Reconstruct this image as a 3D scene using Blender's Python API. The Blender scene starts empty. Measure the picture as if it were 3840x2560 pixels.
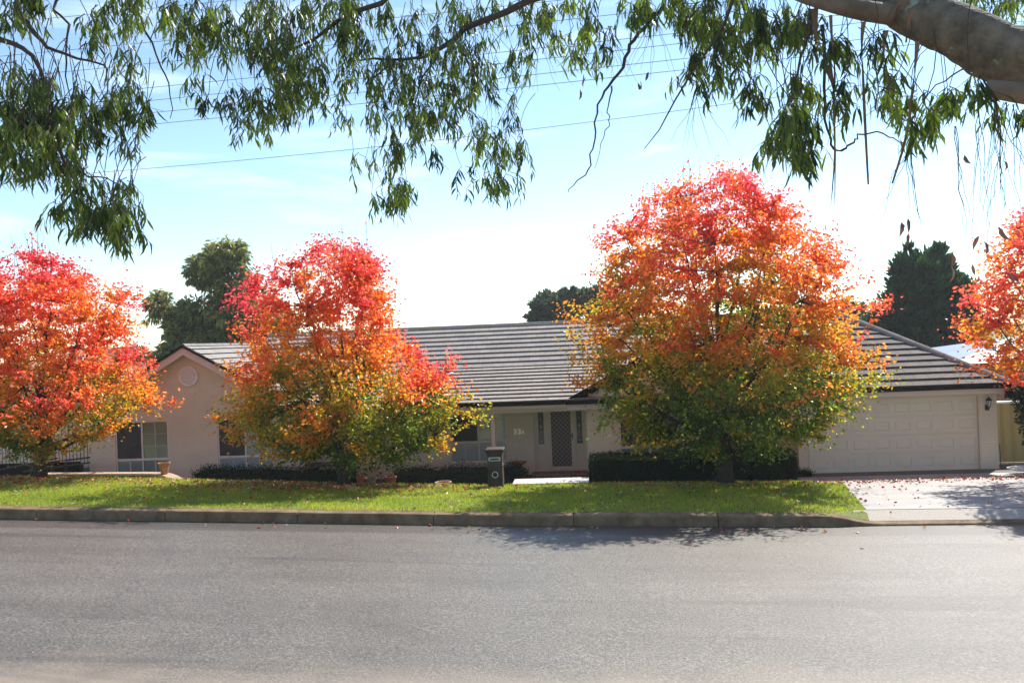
import bpy, math, random
import numpy as np
from mathutils import Vector, Matrix, noise

SC = bpy.context.scene
COL = SC.collection
R = math.radians
rnd = random.Random(7)

# ------------------------------------------------------------------ camera
TH, ROLL, F = R(5.0), R(2.35), 3097.0
CAM = Vector((0, 0, 4.0))
FW = Vector((-math.sin(TH), math.cos(TH), 0))
RT = Vector((math.cos(TH), math.sin(TH), 0))
UP = Vector((0, 0, 1))
CR = math.cos(ROLL) * RT - math.sin(ROLL) * UP
CU = math.sin(ROLL) * RT + math.cos(ROLL) * UP
cam = bpy.data.cameras.new('camera')
cam.sensor_width = 36; cam.lens = 36 * F / 3840
cam.clip_end = 3000; cam.clip_start = 0.05
co = bpy.data.objects.new('camera', cam); COL.objects.link(co)
M = Matrix((CR, CU, -FW)).transposed().to_4x4()
M.translation = CAM
co.matrix_world = M
SC.camera = co

def ray(px, py):           # survey helper: photo pixel (2352 wide) -> direction per metre of depth
    px *= 3840 / 2352; py *= 3840 / 2352
    return FW + (px - 1920) / F * CR + (1280 - py) / F * CU
def atY(px, py, Y):
    d = ray(px, py); return CAM + d * (Y / d.y)
def atD(px, py, D):
    return CAM + ray(px, py) * D

# ------------------------------------------------------------------ mesh helpers
class MB:
    def __init__(s): s.v = []; s.f = []; s.c = None
    def quad(s, a, b, c, d):
        n = len(s.v); s.v += [tuple(a), tuple(b), tuple(c), tuple(d)]; s.f.append((n, n+1, n+2, n+3)); return s
    def poly(s, pts):
        n = len(s.v); s.v += [tuple(p) for p in pts]; s.f.append(tuple(range(n, n+len(pts)))); return s
    def box(s, x0, x1, y0, y1, z0, z1):
        n = len(s.v)
        s.v += [(x0,y0,z0),(x1,y0,z0),(x1,y1,z0),(x0,y1,z0),(x0,y0,z1),(x1,y0,z1),(x1,y1,z1),(x0,y1,z1)]
        s.f += [(n,n+3,n+2,n+1),(n+4,n+5,n+6,n+7),(n,n+1,n+5,n+4),(n+1,n+2,n+6,n+5),(n+2,n+3,n+7,n+6),(n+3,n,n+4,n+7)]
        return s
    def obox(s, c, ax, ay, az):   # oriented box: centre, half axes
        c = Vector(c); n = len(s.v)
        for k in (-1, 1):
            for i, j in ((-1,-1),(1,-1),(1,1),(-1,1)):
                s.v.append(tuple(c + i*ax + j*ay + k*az))
        s.f += [(n,n+3,n+2,n+1),(n+4,n+5,n+6,n+7),(n,n+1,n+5,n+4),(n+1,n+2,n+6,n+5),(n+2,n+3,n+7,n+6),(n+3,n,n+4,n+7)]
        return s
    def tube(s, pts, rad, sides=6, cap=True):
        pts = [Vector(p) for p in pts]
        if not hasattr(rad, '__len__'): rad = [rad]*len(pts)
        n0 = len(s.v); prev = None
        for i, p in enumerate(pts):
            t = (pts[min(i+1, len(pts)-1)] - pts[max(i-1, 0)])
            if t.length < 1e-9: t = Vector((0,0,1))
            t.normalize()
            if prev is None:
                a = t.orthogonal().normalized()
            else:
                a = (prev - t*prev.dot(t))
                a = a.normalized() if a.length > 1e-6 else t.orthogonal().normalized()
            prev = a; b = t.cross(a)
            for k in range(sides):
                an = 2*math.pi*k/sides
                s.v.append(tuple(p + (a*math.cos(an)+b*math.sin(an))*rad[i]))
        for i in range(len(pts)-1):
            for k in range(sides):
                k2 = (k+1) % sides
                s.f.append((n0+i*sides+k, n0+i*sides+k2, n0+(i+1)*sides+k2, n0+(i+1)*sides+k))
        if cap:
            s.f.append(tuple(n0+k for k in reversed(range(sides))))
            e = n0+(len(pts)-1)*sides
            s.f.append(tuple(e+k for k in range(sides)))
        return s
    def lathe(s, c, prof, sides=24, axis='z'):
        n0 = len(s.v); c = Vector(c)
        for r, h in prof:
            for k in range(sides):
                an = 2*math.pi*k/sides
                if axis == 'z': s.v.append((c.x+r*math.cos(an), c.y+r*math.sin(an), c.z+h))
                else: s.v.append((c.x+r*math.cos(an), c.y+h, c.z+r*math.sin(an)))
        for i in range(len(prof)-1):
            for k in range(sides):
                k2 = (k+1) % sides
                s.f.append((n0+i*sides+k, n0+i*sides+k2, n0+(i+1)*sides+k2, n0+(i+1)*sides+k))
        return s

def obj(name, mb, mat=None, parent=None, smooth=False, bevel=0):
    me = bpy.data.meshes.new(name)
    me.from_pydata(mb.v, [], mb.f); me.update()
    if mat: me.materials.append(mat)
    if mb.c is not None:
        a = me.color_attributes.new('tint', 'FLOAT_COLOR', 'POINT')
        a.data.foreach_set('color', np.asarray(mb.c, np.float32).ravel())
    o = bpy.data.objects.new(name, me); COL.objects.link(o)
    if smooth: me.polygons.foreach_set('use_smooth', [True]*len(me.polygons))
    if parent:
        o.parent = parent
        o.matrix_parent_inverse = world(parent).inverted()
    if bevel:
        m = o.modifiers.new('bevel', 'BEVEL'); m.width = bevel; m.segments = 2; m.limit_method = 'ANGLE'
    return o
def world(o):
    m = Matrix.LocRotScale(o.location, o.rotation_euler, o.scale)
    if o.parent: m = world(o.parent) @ o.matrix_parent_inverse @ m
    return m
def tag(o, label, cat, group=None, kind=None):
    o['label'] = label; o['category'] = cat
    if group: o['group'] = group
    if kind: o['kind'] = kind
    return o
def thing(name, label, cat, loc, group=None):
    o = bpy.data.objects.new(name, None); COL.objects.link(o); o.location = loc
    o.empty_display_size = 0.1
    return tag(o, label, cat, group)
def struct(name, mb, mat, kind='structure', smooth=False):
    o = obj(name, mb, mat, smooth=smooth); o['kind'] = kind; return o

def fast_mesh(name, V, Fq, mat, tint=None, parent=None, nv=4):
    """V (n,3) verts; Fq (m,nv) same-size faces"""
    me = bpy.data.meshes.new(name)
    n, m = len(V), len(Fq)
    me.vertices.add(n); me.vertices.foreach_set('co', np.asarray(V, np.float32).ravel())
    me.loops.add(m*nv); me.loops.foreach_set('vertex_index', np.asarray(Fq, np.int32).ravel())
    me.polygons.add(m); me.polygons.foreach_set('loop_start', np.arange(0, m*nv, nv, dtype=np.int32))
    try: me.polygons.foreach_set('loop_total', np.full(m, nv, np.int32))
    except Exception: pass
    me.update(calc_edges=True)
    if tint is not None:
        a = me.color_attributes.new('tint', 'FLOAT_COLOR', 'POINT')
        a.data.foreach_set('color', np.asarray(tint, np.float32).ravel())
    me.materials.append(mat)
    o = bpy.data.objects.new(name, me); COL.objects.link(o)
    if parent:
        o.parent = parent; o.matrix_parent_inverse = world(parent).inverted()
    return o

# ------------------------------------------------------------------ materials
def new_mat(name):
    m = bpy.data.materials.new(name); m.use_nodes = True
    nt = m.node_tree; b = nt.nodes['Principled BSDF']
    return m, nt, b
def N(nt, t, **kw):
    n = nt.nodes.new(t)
    for k, v in kw.items():
        if k.startswith('i_'):
            key = k[2:]
            key = int(key) if key.isdigit() else key.replace('_', ' ')
            n.inputs[key].default_value = v
        else: setattr(n, k, v)
    return n
def L(nt, a, ao, b, bi):
    nt.links.new(a.outputs[ao], b.inputs[bi])
def ramp(nt, stops):
    r = nt.nodes.new('ShaderNodeValToRGB'); e = r.color_ramp.elements
    while len(e) < len(stops): e.new(0.5)
    for k, (p, c) in enumerate(stops):
        e[k].position = p; e[k].color = (*c, 1) if len(c) == 3 else c
    return r
def mottled(name, c1, c2, scale=6, rough=0.8, bump=0.1, bscale=60, detail=6, spec=0.3, stretch=(1,1,1), lo=.3, hi=.7, bdist=.01):
    m, nt, b = new_mat(name)
    tc = N(nt, 'ShaderNodeTexCoord'); mp = N(nt, 'ShaderNodeMapping'); mp.inputs['Scale'].default_value = stretch
    L(nt, tc, 'Object', mp, 'Vector')
    n1 = N(nt, 'ShaderNodeTexNoise', i_Scale=scale, i_Detail=detail, i_Roughness=.65); L(nt, mp, 0, n1, 'Vector')
    r = ramp(nt, [(lo, c1), (hi, c2)]); L(nt, n1, 'Fac', r, 'Fac'); L(nt, r, 'Color', b, 'Base Color')
    b.inputs['Roughness'].default_value = rough; b.inputs['Specular IOR Level'].default_value = spec
    if bump:
        n2 = N(nt, 'ShaderNodeTexNoise', i_Scale=bscale, i_Detail=4.0); L(nt, mp, 0, n2, 'Vector')
        bp = N(nt, 'ShaderNodeBump', i_Strength=bump, i_Distance=bdist); L(nt, n2, 'Fac', bp, 'Height'); L(nt, bp, 'Normal', b, 'Normal')
    return m
def tinted(name, rough=.5, spec=.4, trans=0.0, tboost=(1.2, 1.2, 1.0), var=0.0):
    m, nt, b = new_mat(name)
    at = N(nt, 'ShaderNodeAttribute', attribute_name='tint')
    b.inputs['Roughness'].default_value = rough; b.inputs['Specular IOR Level'].default_value = spec
    L(nt, at, 'Color', b, 'Base Color')
    if trans:
        out = nt.nodes['Material Output']
        t = N(nt, 'ShaderNodeBsdfTranslucent'); mx = N(nt, 'ShaderNodeMixShader', i_0=trans)
        mu = N(nt, 'ShaderNodeMixRGB', blend_type='MULTIPLY', i_0=1.0); mu.inputs[2].default_value = (*tboost, 1)
        L(nt, at, 'Color', mu, 1); L(nt, mu, 0, t, 'Color')
        L(nt, b, 0, mx, 1); L(nt, t, 0, mx, 2); L(nt, mx, 0, out, 'Surface')
    return m
def plain(name, c, rough=.5, spec=.5, metal=0.0):
    return mottled(name, tuple(x*.9 for x in c), tuple(min(1, x*1.08) for x in c), 9, rough, .03, 90, spec=spec)

# facade paint: cream render over brick, faint courses, weathering
def render_wall():
    m, nt, b = new_mat('painted_brick')
    tc = N(nt, 'ShaderNodeTexCoord')
    mp = N(nt, 'ShaderNodeMapping'); mp.inputs['Rotation'].default_value = (R(90), 0, 0)
    L(nt, tc, 'Object', mp, 'Vector')
    br = N(nt, 'ShaderNodeTexBrick', i_Scale=1.0); br.inputs['Brick Width'].default_value = .24
    br.inputs['Row Height'].default_value = .086; br.inputs['Mortar Size'].default_value = .006; br.inputs['Mortar Smooth'].default_value = .6
    br.inputs['Color1'].default_value = (.77, .66, .52, 1); br.inputs['Color2'].default_value = (.785, .675, .53, 1); br.inputs['Mortar'].default_value = (.70, .59, .46, 1)
    L(nt, mp, 0, br, 'Vector')
    n1 = N(nt, 'ShaderNodeTexNoise', i_Scale=1.3, i_Detail=5.0); L(nt, tc, 'Object', n1, 'Vector')
    r = ramp(nt, [(.3, (.90, .89, .88)), (.7, (1.04, 1.02, 1.0))]); L(nt, n1, 'Fac', r, 'Fac')
    mu = N(nt, 'ShaderNodeMixRGB', blend_type='MULTIPLY', i_0=1.0); L(nt, br, 'Color', mu, 1); L(nt, r, 'Color', mu, 2)
    L(nt, mu, 0, b, 'Base Color'); b.inputs['Roughness'].default_value = .75; b.inputs['Specular IOR Level'].default_value = .25
    bp = N(nt, 'ShaderNodeBump', i_Strength=.35, i_Distance=.006); bp.invert = True; L(nt, br, 'Fac', bp, 'Height'); L(nt, bp, 0, b, 'Normal')
    return m
def brick_mat():
    m, nt, b = new_mat('red_brick')
    tc = N(nt, 'ShaderNodeTexCoord'); mp = N(nt, 'ShaderNodeMapping'); mp.inputs['Rotation'].default_value = (R(90), 0, 0)
    L(nt, tc, 'Object', mp, 'Vector')
    br = N(nt, 'ShaderNodeTexBrick', i_Scale=1.0); br.inputs['Brick Width'].default_value = .24
    br.inputs['Row Height'].default_value = .086; br.inputs['Mortar Size'].default_value = .01
    br.inputs['Color1'].default_value = (.30, .11, .07, 1); br.inputs['Color2'].default_value = (.38, .17, .11, 1); br.inputs['Mortar'].default_value = (.42, .34, .29, 1)
    L(nt, mp, 0, br, 'Vector'); L(nt, br, 'Color', b, 'Base Color'); b.inputs['Roughness'].default_value = .85
    return m
def asphalt():
    m, nt, b = new_mat('asphalt')
    tc = N(nt, 'ShaderNodeTexCoord')
    mp = N(nt, 'ShaderNodeMapping'); mp.inputs['Scale'].default_value = (.10, 1.15, 1); mp.inputs['Rotation'].default_value = (0, 0, R(-1.5)); L(nt, tc, 'Object', mp, 'Vector')
    nb = N(nt, 'ShaderNodeTexNoise', i_Scale=1.0, i_Detail=5.0, i_Roughness=.6); L(nt, mp, 0, nb, 'Vector')      # wheel bands
    rb = ramp(nt, [(.34, (.094, .086, .073)), (.52, (.116, .106, .091)), (.68, (.136, .124, .108))]); L(nt, nb, 'Fac', rb, 'Fac')
    ng = N(nt, 'ShaderNodeTexNoise', i_Scale=34.0, i_Detail=5.0, i_Roughness=.8); L(nt, tc, 'Object', ng, 'Vector')
    rg = ramp(nt, [(.32, (.05, .05, .05)), (.5, (.9, .9, .9)), (.66, (2.5, 2.45, 2.35))]); L(nt, ng, 'Fac', rg, 'Fac')
    mu = N(nt, 'ShaderNodeMixRGB', blend_type='MULTIPLY', i_0=.85); L(nt, rb, 'Color', mu, 1); L(nt, rg, 'Color', mu, 2)
    # sandy dust towards the near edge
    sx = N(nt, 'ShaderNodeSeparateXYZ'); L(nt, tc, 'Object', sx, 0)
    mr = N(nt, 'ShaderNodeMapRange'); mr.inputs['From Min'].default_value = 8.3; mr.inputs['From Max'].default_value = 7.2; L(nt, sx, 'Y', mr, 'Value')
    nd = N(nt, 'ShaderNodeTexNoise', i_Scale=.9, i_Detail=5.0); L(nt, tc, 'Object', nd, 'Vector')
    ad = N(nt, 'ShaderNodeMath', operation='MULTIPLY_ADD', i_1=1.0); ad.inputs[1].default_value = 2.2; ad.inputs[2].default_value = -1.15; L(nt, nd, 'Fac', ad, 0)
    sm = N(nt, 'ShaderNodeMath', operation='ADD', use_clamp=True); L(nt, mr, 0, sm, 0); L(nt, ad, 0, sm, 1)
    m2 = N(nt, 'ShaderNodeMath', operation='MULTIPLY', use_clamp=True); L(nt, sm, 0, m2, 0); L(nt, mr, 0, m2, 1)
    mx = N(nt, 'ShaderNodeMixRGB', blend_type='MIX'); L(nt, m2, 0, mx, 0); L(nt, mu, 0, mx, 1); mx.inputs[2].default_value = (.27, .215, .16, 1)
    # rough old seal along the far kerb
    mk = N(nt, 'ShaderNodeMapRange'); mk.inputs['From Min'].default_value = 13.22; mk.inputs['From Max'].default_value = 13.34; L(nt, sx, 'Y', mk, 'Value')
    mz = N(nt, 'ShaderNodeMixRGB', blend_type='MULTIPLY'); L(nt, mk, 0, mz, 0); L(nt, mx, 0, mz, 1); mz.inputs[2].default_value = (.62, .6, .58, 1)
    np_ = N(nt, 'ShaderNodeTexNoise', i_Scale=.55, i_Detail=6.0, i_Roughness=.7, i_Distortion=.6); L(nt, tc, 'Object', np_, 'Vector')
    rp = ramp(nt, [(.30, (.80, .80, .81)), (.5, (1, 1, 1)), (.72, (1.13, 1.12, 1.10))]); L(nt, np_, 'Fac', rp, 'Fac')
    mq = N(nt, 'ShaderNodeMixRGB', blend_type='MULTIPLY', i_0=1.0); L(nt, mz, 0, mq, 1); L(nt, rp, 'Color', mq, 2)
    mp3 = N(nt, 'ShaderNodeMapping'); mp3.inputs['Scale'].default_value = (.12, 2.6, 1); mp3.inputs['Rotation'].default_value = (0, 0, R(2.5)); L(nt, tc, 'Object', mp3, 'Vector')
    nt3 = N(nt, 'ShaderNodeTexNoise', i_Scale=1.0, i_Detail=3.0, i_Distortion=.5); L(nt, mp3, 0, nt3, 'Vector')
    r3 = ramp(nt, [(.30, (.72, .72, .73)), (.40, (1, 1, 1)), (.66, (1, 1, 1)), (.74, (1.22, 1.2, 1.18))]); L(nt, nt3, 'Fac', r3, 'Fac')
    mt = N(nt, 'ShaderNodeMixRGB', blend_type='MULTIPLY', i_0=1.0); L(nt, mq, 0, mt, 1); L(nt, r3, 'Color', mt, 2)
    L(nt, mt, 0, b, 'Base Color')
    b.inputs['Roughness'].default_value = .46; b.inputs['Specular IOR Level'].default_value = .5
    bp = N(nt, 'ShaderNodeBump', i_Strength=.75, i_Distance=.012); L(nt, ng, 'Fac', bp, 'Height'); L(nt, bp, 0, b, 'Normal')
    return m
def concrete(name, c1, c2, aggregate=False):
    m = mottled(name, c1, c2, 2.2, .75, .2, 120, spec=.35)
    return m
def bark(name, c1, c2, scale=7, stretch=(1, 1, .25), lichen=False, bump=.6):
    m = mottled(name, c1, c2, scale, .9, bump, scale*5, stretch=stretch, bdist=.03)
    if lichen:
        nt = m.node_tree; b = nt.nodes['Principled BSDF']
        old = b.inputs['Base Color'].links[0].from_socket
        tc = N(nt, 'ShaderNodeTexCoord')
        v = N(nt, 'ShaderNodeTexNoise', i_Scale=4.2, i_Detail=5.0, i_Roughness=.6); L(nt, tc, 'Object', v, 'Vector')
        r = ramp(nt, [(.60, (0, 0, 0)), (.63, (1, 1, 1))]); L(nt, v, 'Fac', r, 'Fac')
        mx = N(nt, 'ShaderNodeMixRGB'); L(nt, r, 'Color', mx, 0); nt.links.new(old, mx.inputs[1]); mx.inputs[2].default_value = (.24, .28, .24, 1)
        L(nt, mx, 0, b, 'Base Color')
    return m
def grass_ground():
    m, nt, b = new_mat('lawn_soil')
    tc = N(nt, 'ShaderNodeTexCoord')
    n1 = N(nt, 'ShaderNodeTexNoise', i_Scale=1.1, i_Detail=6.0); L(nt, tc, 'Object', n1, 'Vector')
    n2 = N(nt, 'ShaderNodeTexNoise', i_Scale=40.0, i_Detail=4.0); L(nt, tc, 'Object', n2, 'Vector')
    r = ramp(nt, [(.3, (.075, .11, .014)), (.55, (.11, .15, .02)), (.75, (.17, .17, .04))]); L(nt, n1, 'Fac', r, 'Fac')
    r2 = ramp(nt, [(.3, (.5, .5, .5)), (.7, (1.25, 1.25, 1.2))]); L(nt, n2, 'Fac', r2, 'Fac')
    mu = N(nt, 'ShaderNodeMixRGB', blend_type='MULTIPLY', i_0=1.0); L(nt, r, 'Color', mu, 1); L(nt, r2, 'Color', mu, 2)
    L(nt, mu, 0, b, 'Base Color'); b.inputs['Roughness'].default_value = .9
    return m
def glass_mat():
    m, nt, b = new_mat('window_glass')
    out = nt.nodes['Material Output']; nt.nodes.remove(b)
    g = N(nt, 'ShaderNodeBsdfGlossy'); g.inputs['Roughness'].default_value = .02
    t = N(nt, 'ShaderNodeBsdfTransparent'); t.inputs['Color'].default_value = (.95, .96, .95, 1)
    fr = N(nt, 'ShaderNodeFresnel', i_IOR=1.9)
    tc = N(nt, 'ShaderNodeTexCoord'); nz = N(nt, 'ShaderNodeTexNoise', i_Scale=1.2, i_Detail=1.0); L(nt, tc, 'Object', nz, 'Vector')
    bp = N(nt, 'ShaderNodeBump', i_Strength=.05, i_Distance=.05); L(nt, nz, 'Fac', bp, 'Height'); L(nt, bp, 0, g, 'Normal')
    mx = N(nt, 'ShaderNodeMixShader'); L(nt, fr, 0, mx, 0); L(nt, t, 0, mx, 1); L(nt, g, 0, mx, 2); L(nt, mx, 0, out, 'Surface')
    return m
def blind_mat():
    m, nt, b = new_mat('venetian_blind')
    tc = N(nt, 'ShaderNodeTexCoord')
    w = N(nt, 'ShaderNodeTexWave', bands_direction='Z', i_Scale=10.0); L(nt, tc, 'Object', w, 'Vector')
    r = ramp(nt, [(.1, (.66, .63, .62)), (.5, (.86, .83, .81))]); L(nt, w, 'Fac', r, 'Fac'); L(nt, r, 'Color', b, 'Base Color')
    b.inputs['Roughness'].default_value = .5
    return m
def diamond_mat():
    m, nt, b = new_mat('security_mesh')
    tc = N(nt, 'ShaderNodeTexCoord')
    mp = N(nt, 'ShaderNodeMapping'); mp.inputs['Rotation'].default_value = (0, R(45), 0); L(nt, tc, 'Object', mp, 'Vector')
    w1 = N(nt, 'ShaderNodeTexWave', bands_direction='X', i_Scale=3.3); L(nt, mp, 0, w1, 'Vector')
    w2 = N(nt, 'ShaderNodeTexWave', bands_direction='Z', i_Scale=3.3); L(nt, mp, 0, w2, 'Vector')
    mxm = N(nt, 'ShaderNodeMath', operation='MAXIMUM'); L(nt, w1, 'Fac', mxm, 0); L(nt, w2, 'Fac', mxm, 1)
    r = ramp(nt, [(.72, (.055, .045, .042)), (.95, (.27, .205, .16))]); L(nt, mxm, 0, r, 'Fac'); L(nt, r, 'Color', b, 'Base Color')
    b.inputs['Roughness'].default_value = .55
    return m
def colorbond(name, c):
    return mottled(name, tuple(x*.85 for x in c), c, 1.5, .5, 0, 1, spec=.4, stretch=(1, 1, .3))

MAT = dict(
    wall=render_wall(), brick=brick_mat(), asphalt=asphalt(), lawn=grass_ground(), glass=glass_mat(), blind=blind_mat(), mesh=diamond_mat(),
    trim=mottled('cream_trim', (.66, .56, .43), (.71, .60, .47), 3, .5, .02, 50, spec=.4),
    fascia=mottled('fascia_paint', (.66, .54, .46), (.70, .58, .49), 2, .55, .02, 50, spec=.4),
    frame=mottled('window_frame', (.74, .66, .56), (.79, .71, .61), 3, .4, 0, 50, spec=.5),
    gdoor=mottled('garage_door_paint', (.73, .635, .51), (.78, .68, .55), 2.5, .45, .02, 80, spec=.4),
    gutter=mottled('black_gutter', (.008, .008, .008), (.013, .013, .013), 9, .75, 0, 50, spec=.15),
    tile=None,
    kerb=mottled('kerb_concrete', (.095, .056, .026), (.28, .185, .105), 3.5, .85, .5, 45, detail=8),
    drive=mottled('driveway_concrete', (.25, .24, .23), (.36, .345, .33), 1.6, .7, .15, 90, spec=.4),
    layback=mottled('exposed_aggregate', (.27, .23, .19), (.48, .43, .37), 55, .75, .6, 90),
    path=mottled('path_concrete', (.45, .43, .40), (.56, .54, .50), 4, .8, .2, 70),
    darkpath=mottled('dark_concrete', (.10, .095, .09), (.15, .14, .13), 3, .85, .2, 70),
    gravel=mottled('gravel_shoulder', (.20, .155, .11), (.36, .285, .21), 30, .95, .8, 90),
    soil=mottled('soil', (.05, .035, .022), (.10, .07, .045), 5, .95, .5, 40),
    pearbark=bark('pear_bark', (.035, .026, .020), (.085, .065, .05)),
    gumbark=bark('gum_bark', (.045, .036, .026), (.23, .19, .145), 6.0, (1, 1, 1), True, 1.0),
    palebark=bark('smooth_gum_bark', (.075, .055, .042), (.19, .145, .115), 3.5, (1, 1, 1)),
    twig=plain('twig', (.05, .035, .027), .85), strip=mottled('bark_ribbon', (.13, .07, .045), (.24, .14, .09), 8, .9, .3, 60),
    bgbark=bark('far_bark', (.05, .04, .035), (.10, .08, .065)),
    pear=tinted('pear_leaf', .30, .55, .65, (1.40, 1.36, 1.25)),
    gum=tinted('gum_leaf', .42, .3, .36, (1.6, 1.8, .7)),
    ever=tinted('evergreen_leaf', .5, .3, .4, (1.2, 1.3, .8)),
    hedge=tinted('hedge_leaf', .6, .15, .18, (1.2, 1.3, .7)),
    blade=tinted('grass_blade', .5, .35, .5, (1.35, 1.4, .9)),
    litter=tinted('fallen_leaf', .45, .45, .2, (1.1, 1.1, 1.1)),
    core=mottled('dark_core', (.006, .008, .004), (.02, .022, .012), 9, .95, 0),
    box=mottled('letterbox_render', (.032, .024, .017), (.085, .062, .045), 5, .8, .3, 50),
    boxcap=mottled('letterbox_cap', (.30, .20, .14), (.40, .29, .21), 5, .8, .2, 50),
    plate=mottled('metal_plate', (.40, .40, .36), (.52, .52, .47), 9, .4, 0), white=plain('white_plastic', (.74, .73, .70), .4),
    dark=plain('dark_hollow', (.012, .012, .012), .8), black=plain('black_metal', (.015, .015, .016), .4),
    terra=mottled('terracotta', (.34, .15, .07), (.46, .23, .11), 6, .75, .15, 60), red=plain('red_plastic', (.5, .09, .06), .5),
    stone=mottled('wall_coping', (.34, .24, .16), (.50, .38, .27), 7, .85, .4, 60), darkstone=mottled('wall_face', (.05, .035, .025), (.11, .075, .05), 8, .9, .4, 50),
    paling=mottled('paling', (.80, .62, .46), (.90, .72, .55), 5, .8, .1, 50, stretch=(1, 1, .2)),
    gfence=colorbond('green_gold_steel', (.40, .31, .12)), capsteel=plain('fence_cap', (.80, .79, .74), .35),
    blueroof=mottled('blue_grey_steel', (.16, .22, .32), (.20, .27, .38), 1, .45, 0), yellowwall=plain('pale_yellow_wall', (.72, .66, .45), .7),
    digit=plain('cream_digit', (.92, .86, .60), .4), lead=plain('lead_came', (.10, .10, .09), .4),
    sideglass=mottled('dark_leadlight', (.03, .035, .04), (.07, .08, .085), 4, .12, 0, spec=.6), gem=plain('bevelled_glass', (.42, .48, .44), .15),
    screen=mottled('insect_screen', (.055, .05, .052), (.085, .078, .078), 2, .7, 0, spec=.2),
    wire=plain('cable', (.34, .32, .37), .6), vent=mottled('vent_paint', (.88, .82, .76), (.92, .86, .80), 3, .5, 0),
    lampglass=plain('frosted_glass', (.65, .65, .62), .3), brownmetal=plain('weathered_metal', (.12, .08, .05), .7),
)
MAT['digit'].node_tree.nodes['Principled BSDF'].inputs['Metallic'].default_value = .85
def tile_mat():
    m, nt, b = new_mat('roof_tile')
    at = N(nt, 'ShaderNodeAttribute', attribute_name='tint')
    tc = N(nt, 'ShaderNodeTexCoord')
    n = N(nt, 'ShaderNodeTexNoise', i_Scale=14.0, i_Detail=5.0); L(nt, tc, 'Object', n, 'Vector')
    r = ramp(nt, [(.3, (.84, .84, .84)), (.7, (1.1, 1.09, 1.08))]); L(nt, n, 'Fac', r, 'Fac')
    mu = N(nt, 'ShaderNodeMixRGB', blend_type='MULTIPLY', i_0=1.0); L(nt, at, 'Color', mu, 1); L(nt, r, 'Color', mu, 2)
    L(nt, mu, 0, b, 'Base Color'); b.inputs['Roughness'].default_value = .85; b.inputs['Specular IOR Level'].default_value = .2
    return m
MAT['tile'] = tile_mat()

# ------------------------------------------------------------------ world & sun
SUN_AZ, SUN_EL = R(33), R(45.5)
w = bpy.data.worlds.new('World'); SC.world = w; w.use_nodes = True
nt = w.node_tree; bg = nt.nodes['Background']
sky = N(nt, 'ShaderNodeTexSky', sky_type='NISHITA', sun_disc=False, sun_elevation=SUN_EL, sun_rotation=SUN_AZ, altitude=600.0, air_density=1.0, dust_density=.12, ozone_density=1.4)
tc = N(nt, 'ShaderNodeTexCoord'); mp = N(nt, 'ShaderNodeMapping'); mp.inputs['Scale'].default_value = (1.6, 1.6, 9.0); mp.inputs['Rotation'].default_value = (0, R(7), 0)
L(nt, tc, 'Generated', mp, 'Vector')
nz = N(nt, 'ShaderNodeTexNoise', i_Scale=2.6, i_Detail=7.0, i_Roughness=.55, i_Distortion=.4); L(nt, mp, 0, nz, 'Vector')
cr = ramp(nt, [(.54, (0, 0, 0)), (.85, (.38, .38, .38))]); L(nt, nz, 'Fac', cr, 'Fac')
mx = N(nt, 'ShaderNodeMixRGB', blend_type='MIX'); L(nt, cr, 'Color', mx, 0); tn = N(nt, 'ShaderNodeMixRGB', blend_type='MULTIPLY', i_0=1.0); L(nt, sky, 'Color', tn, 1); tn.inputs[2].default_value = (.91, .97, .95, 1); L(nt, tn, 0, mx, 1); mx.inputs[2].default_value = (9.5, 10.2, 10.6, 1)
L(nt, mx, 0, bg, 'Color'); bg.inputs['Strength'].default_value = .115
sd = Vector((math.sin(SUN_AZ)*math.cos(SUN_EL), math.cos(SUN_AZ)*math.cos(SUN_EL), math.sin(SUN_EL)))
sl = bpy.data.lights.new('sun', 'SUN'); sl.energy = 4.1; sl.angle = R(.5); sl.color = (1, .95, .86)
so = bpy.data.objects.new('sun', sl); COL.objects.link(so); so.rotation_euler = sd.to_track_quat('Z', 'Y').to_euler(); so.location = (20, 30, 40)
SC.view_settings.view_transform = 'Standard'; SC.view_settings.look = 'None'; SC.view_settings.gamma = 1; SC.view_settings.exposure = 1.06
SC.view_settings.use_curve_mapping = False
SC.cycles.max_bounces = 8; SC.cycles.transparent_max_bounces = 8; SC.cycles.sample_clamp_indirect = 6
try:
    SC.cycles.use_denoising = True
except Exception: pass

# ------------------------------------------------------------------ ground heights
def sstep(a, b, x):
    t = min(1, max(0, (x-a)/(b-a))); return t*t*(3-2*t)
def lerp_tab(tab, x):
    if x <= tab[0][0]: return tab[0][1]
    for (a, va), (b, vb) in zip(tab, tab[1:]):
        if x <= b: return va + (vb-va)*(x-a)/(b-a)
    return tab[-1][1]
KY = 14.0
def zroad(x): return lerp_tab([(-40, 2.1), (-10.5, 1.19), (-1.35, .87), (3.9, .74), (6, .72), (14, .66), (40, .5)], x)
def zcrest(x): return lerp_tab([(-40, 2.0), (-15, 1.17), (-13.5, 1.09), (-10.6, .98), (-5.8, .73), (-2.3, .60), (0, .59), (3, .54), (6, .47), (40, .2)], x)
CY = 19.4
def zyard(x): return lerp_tab([(-22, .75), (-16, .55), (-12, .15), (-9, 0), (5.3, 0), (6, .2), (14, .25)], x)
def hit_kerb(x): return .18*(1 - sstep(3.75, 4.75, x)) + .035*sstep(3.75, 4.75, x)
def zverge(x, y):
    a = zroad(x) + .012 + hit_kerb(x) + (.165-hit_kerb(x))*sstep(KY+.16, 14.6, y)
    b = zcrest(x)
    t = (y-(KY+.15))/(CY-(KY+.15))
    if t <= 1: return a + (b-a)*t + .015*noise.noise(Vector((x*.7, y*.7, 0)))
    z2 = zyard(x)
    return b + (z2-b)*sstep(0, 1.1, y-CY) + 0
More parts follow.
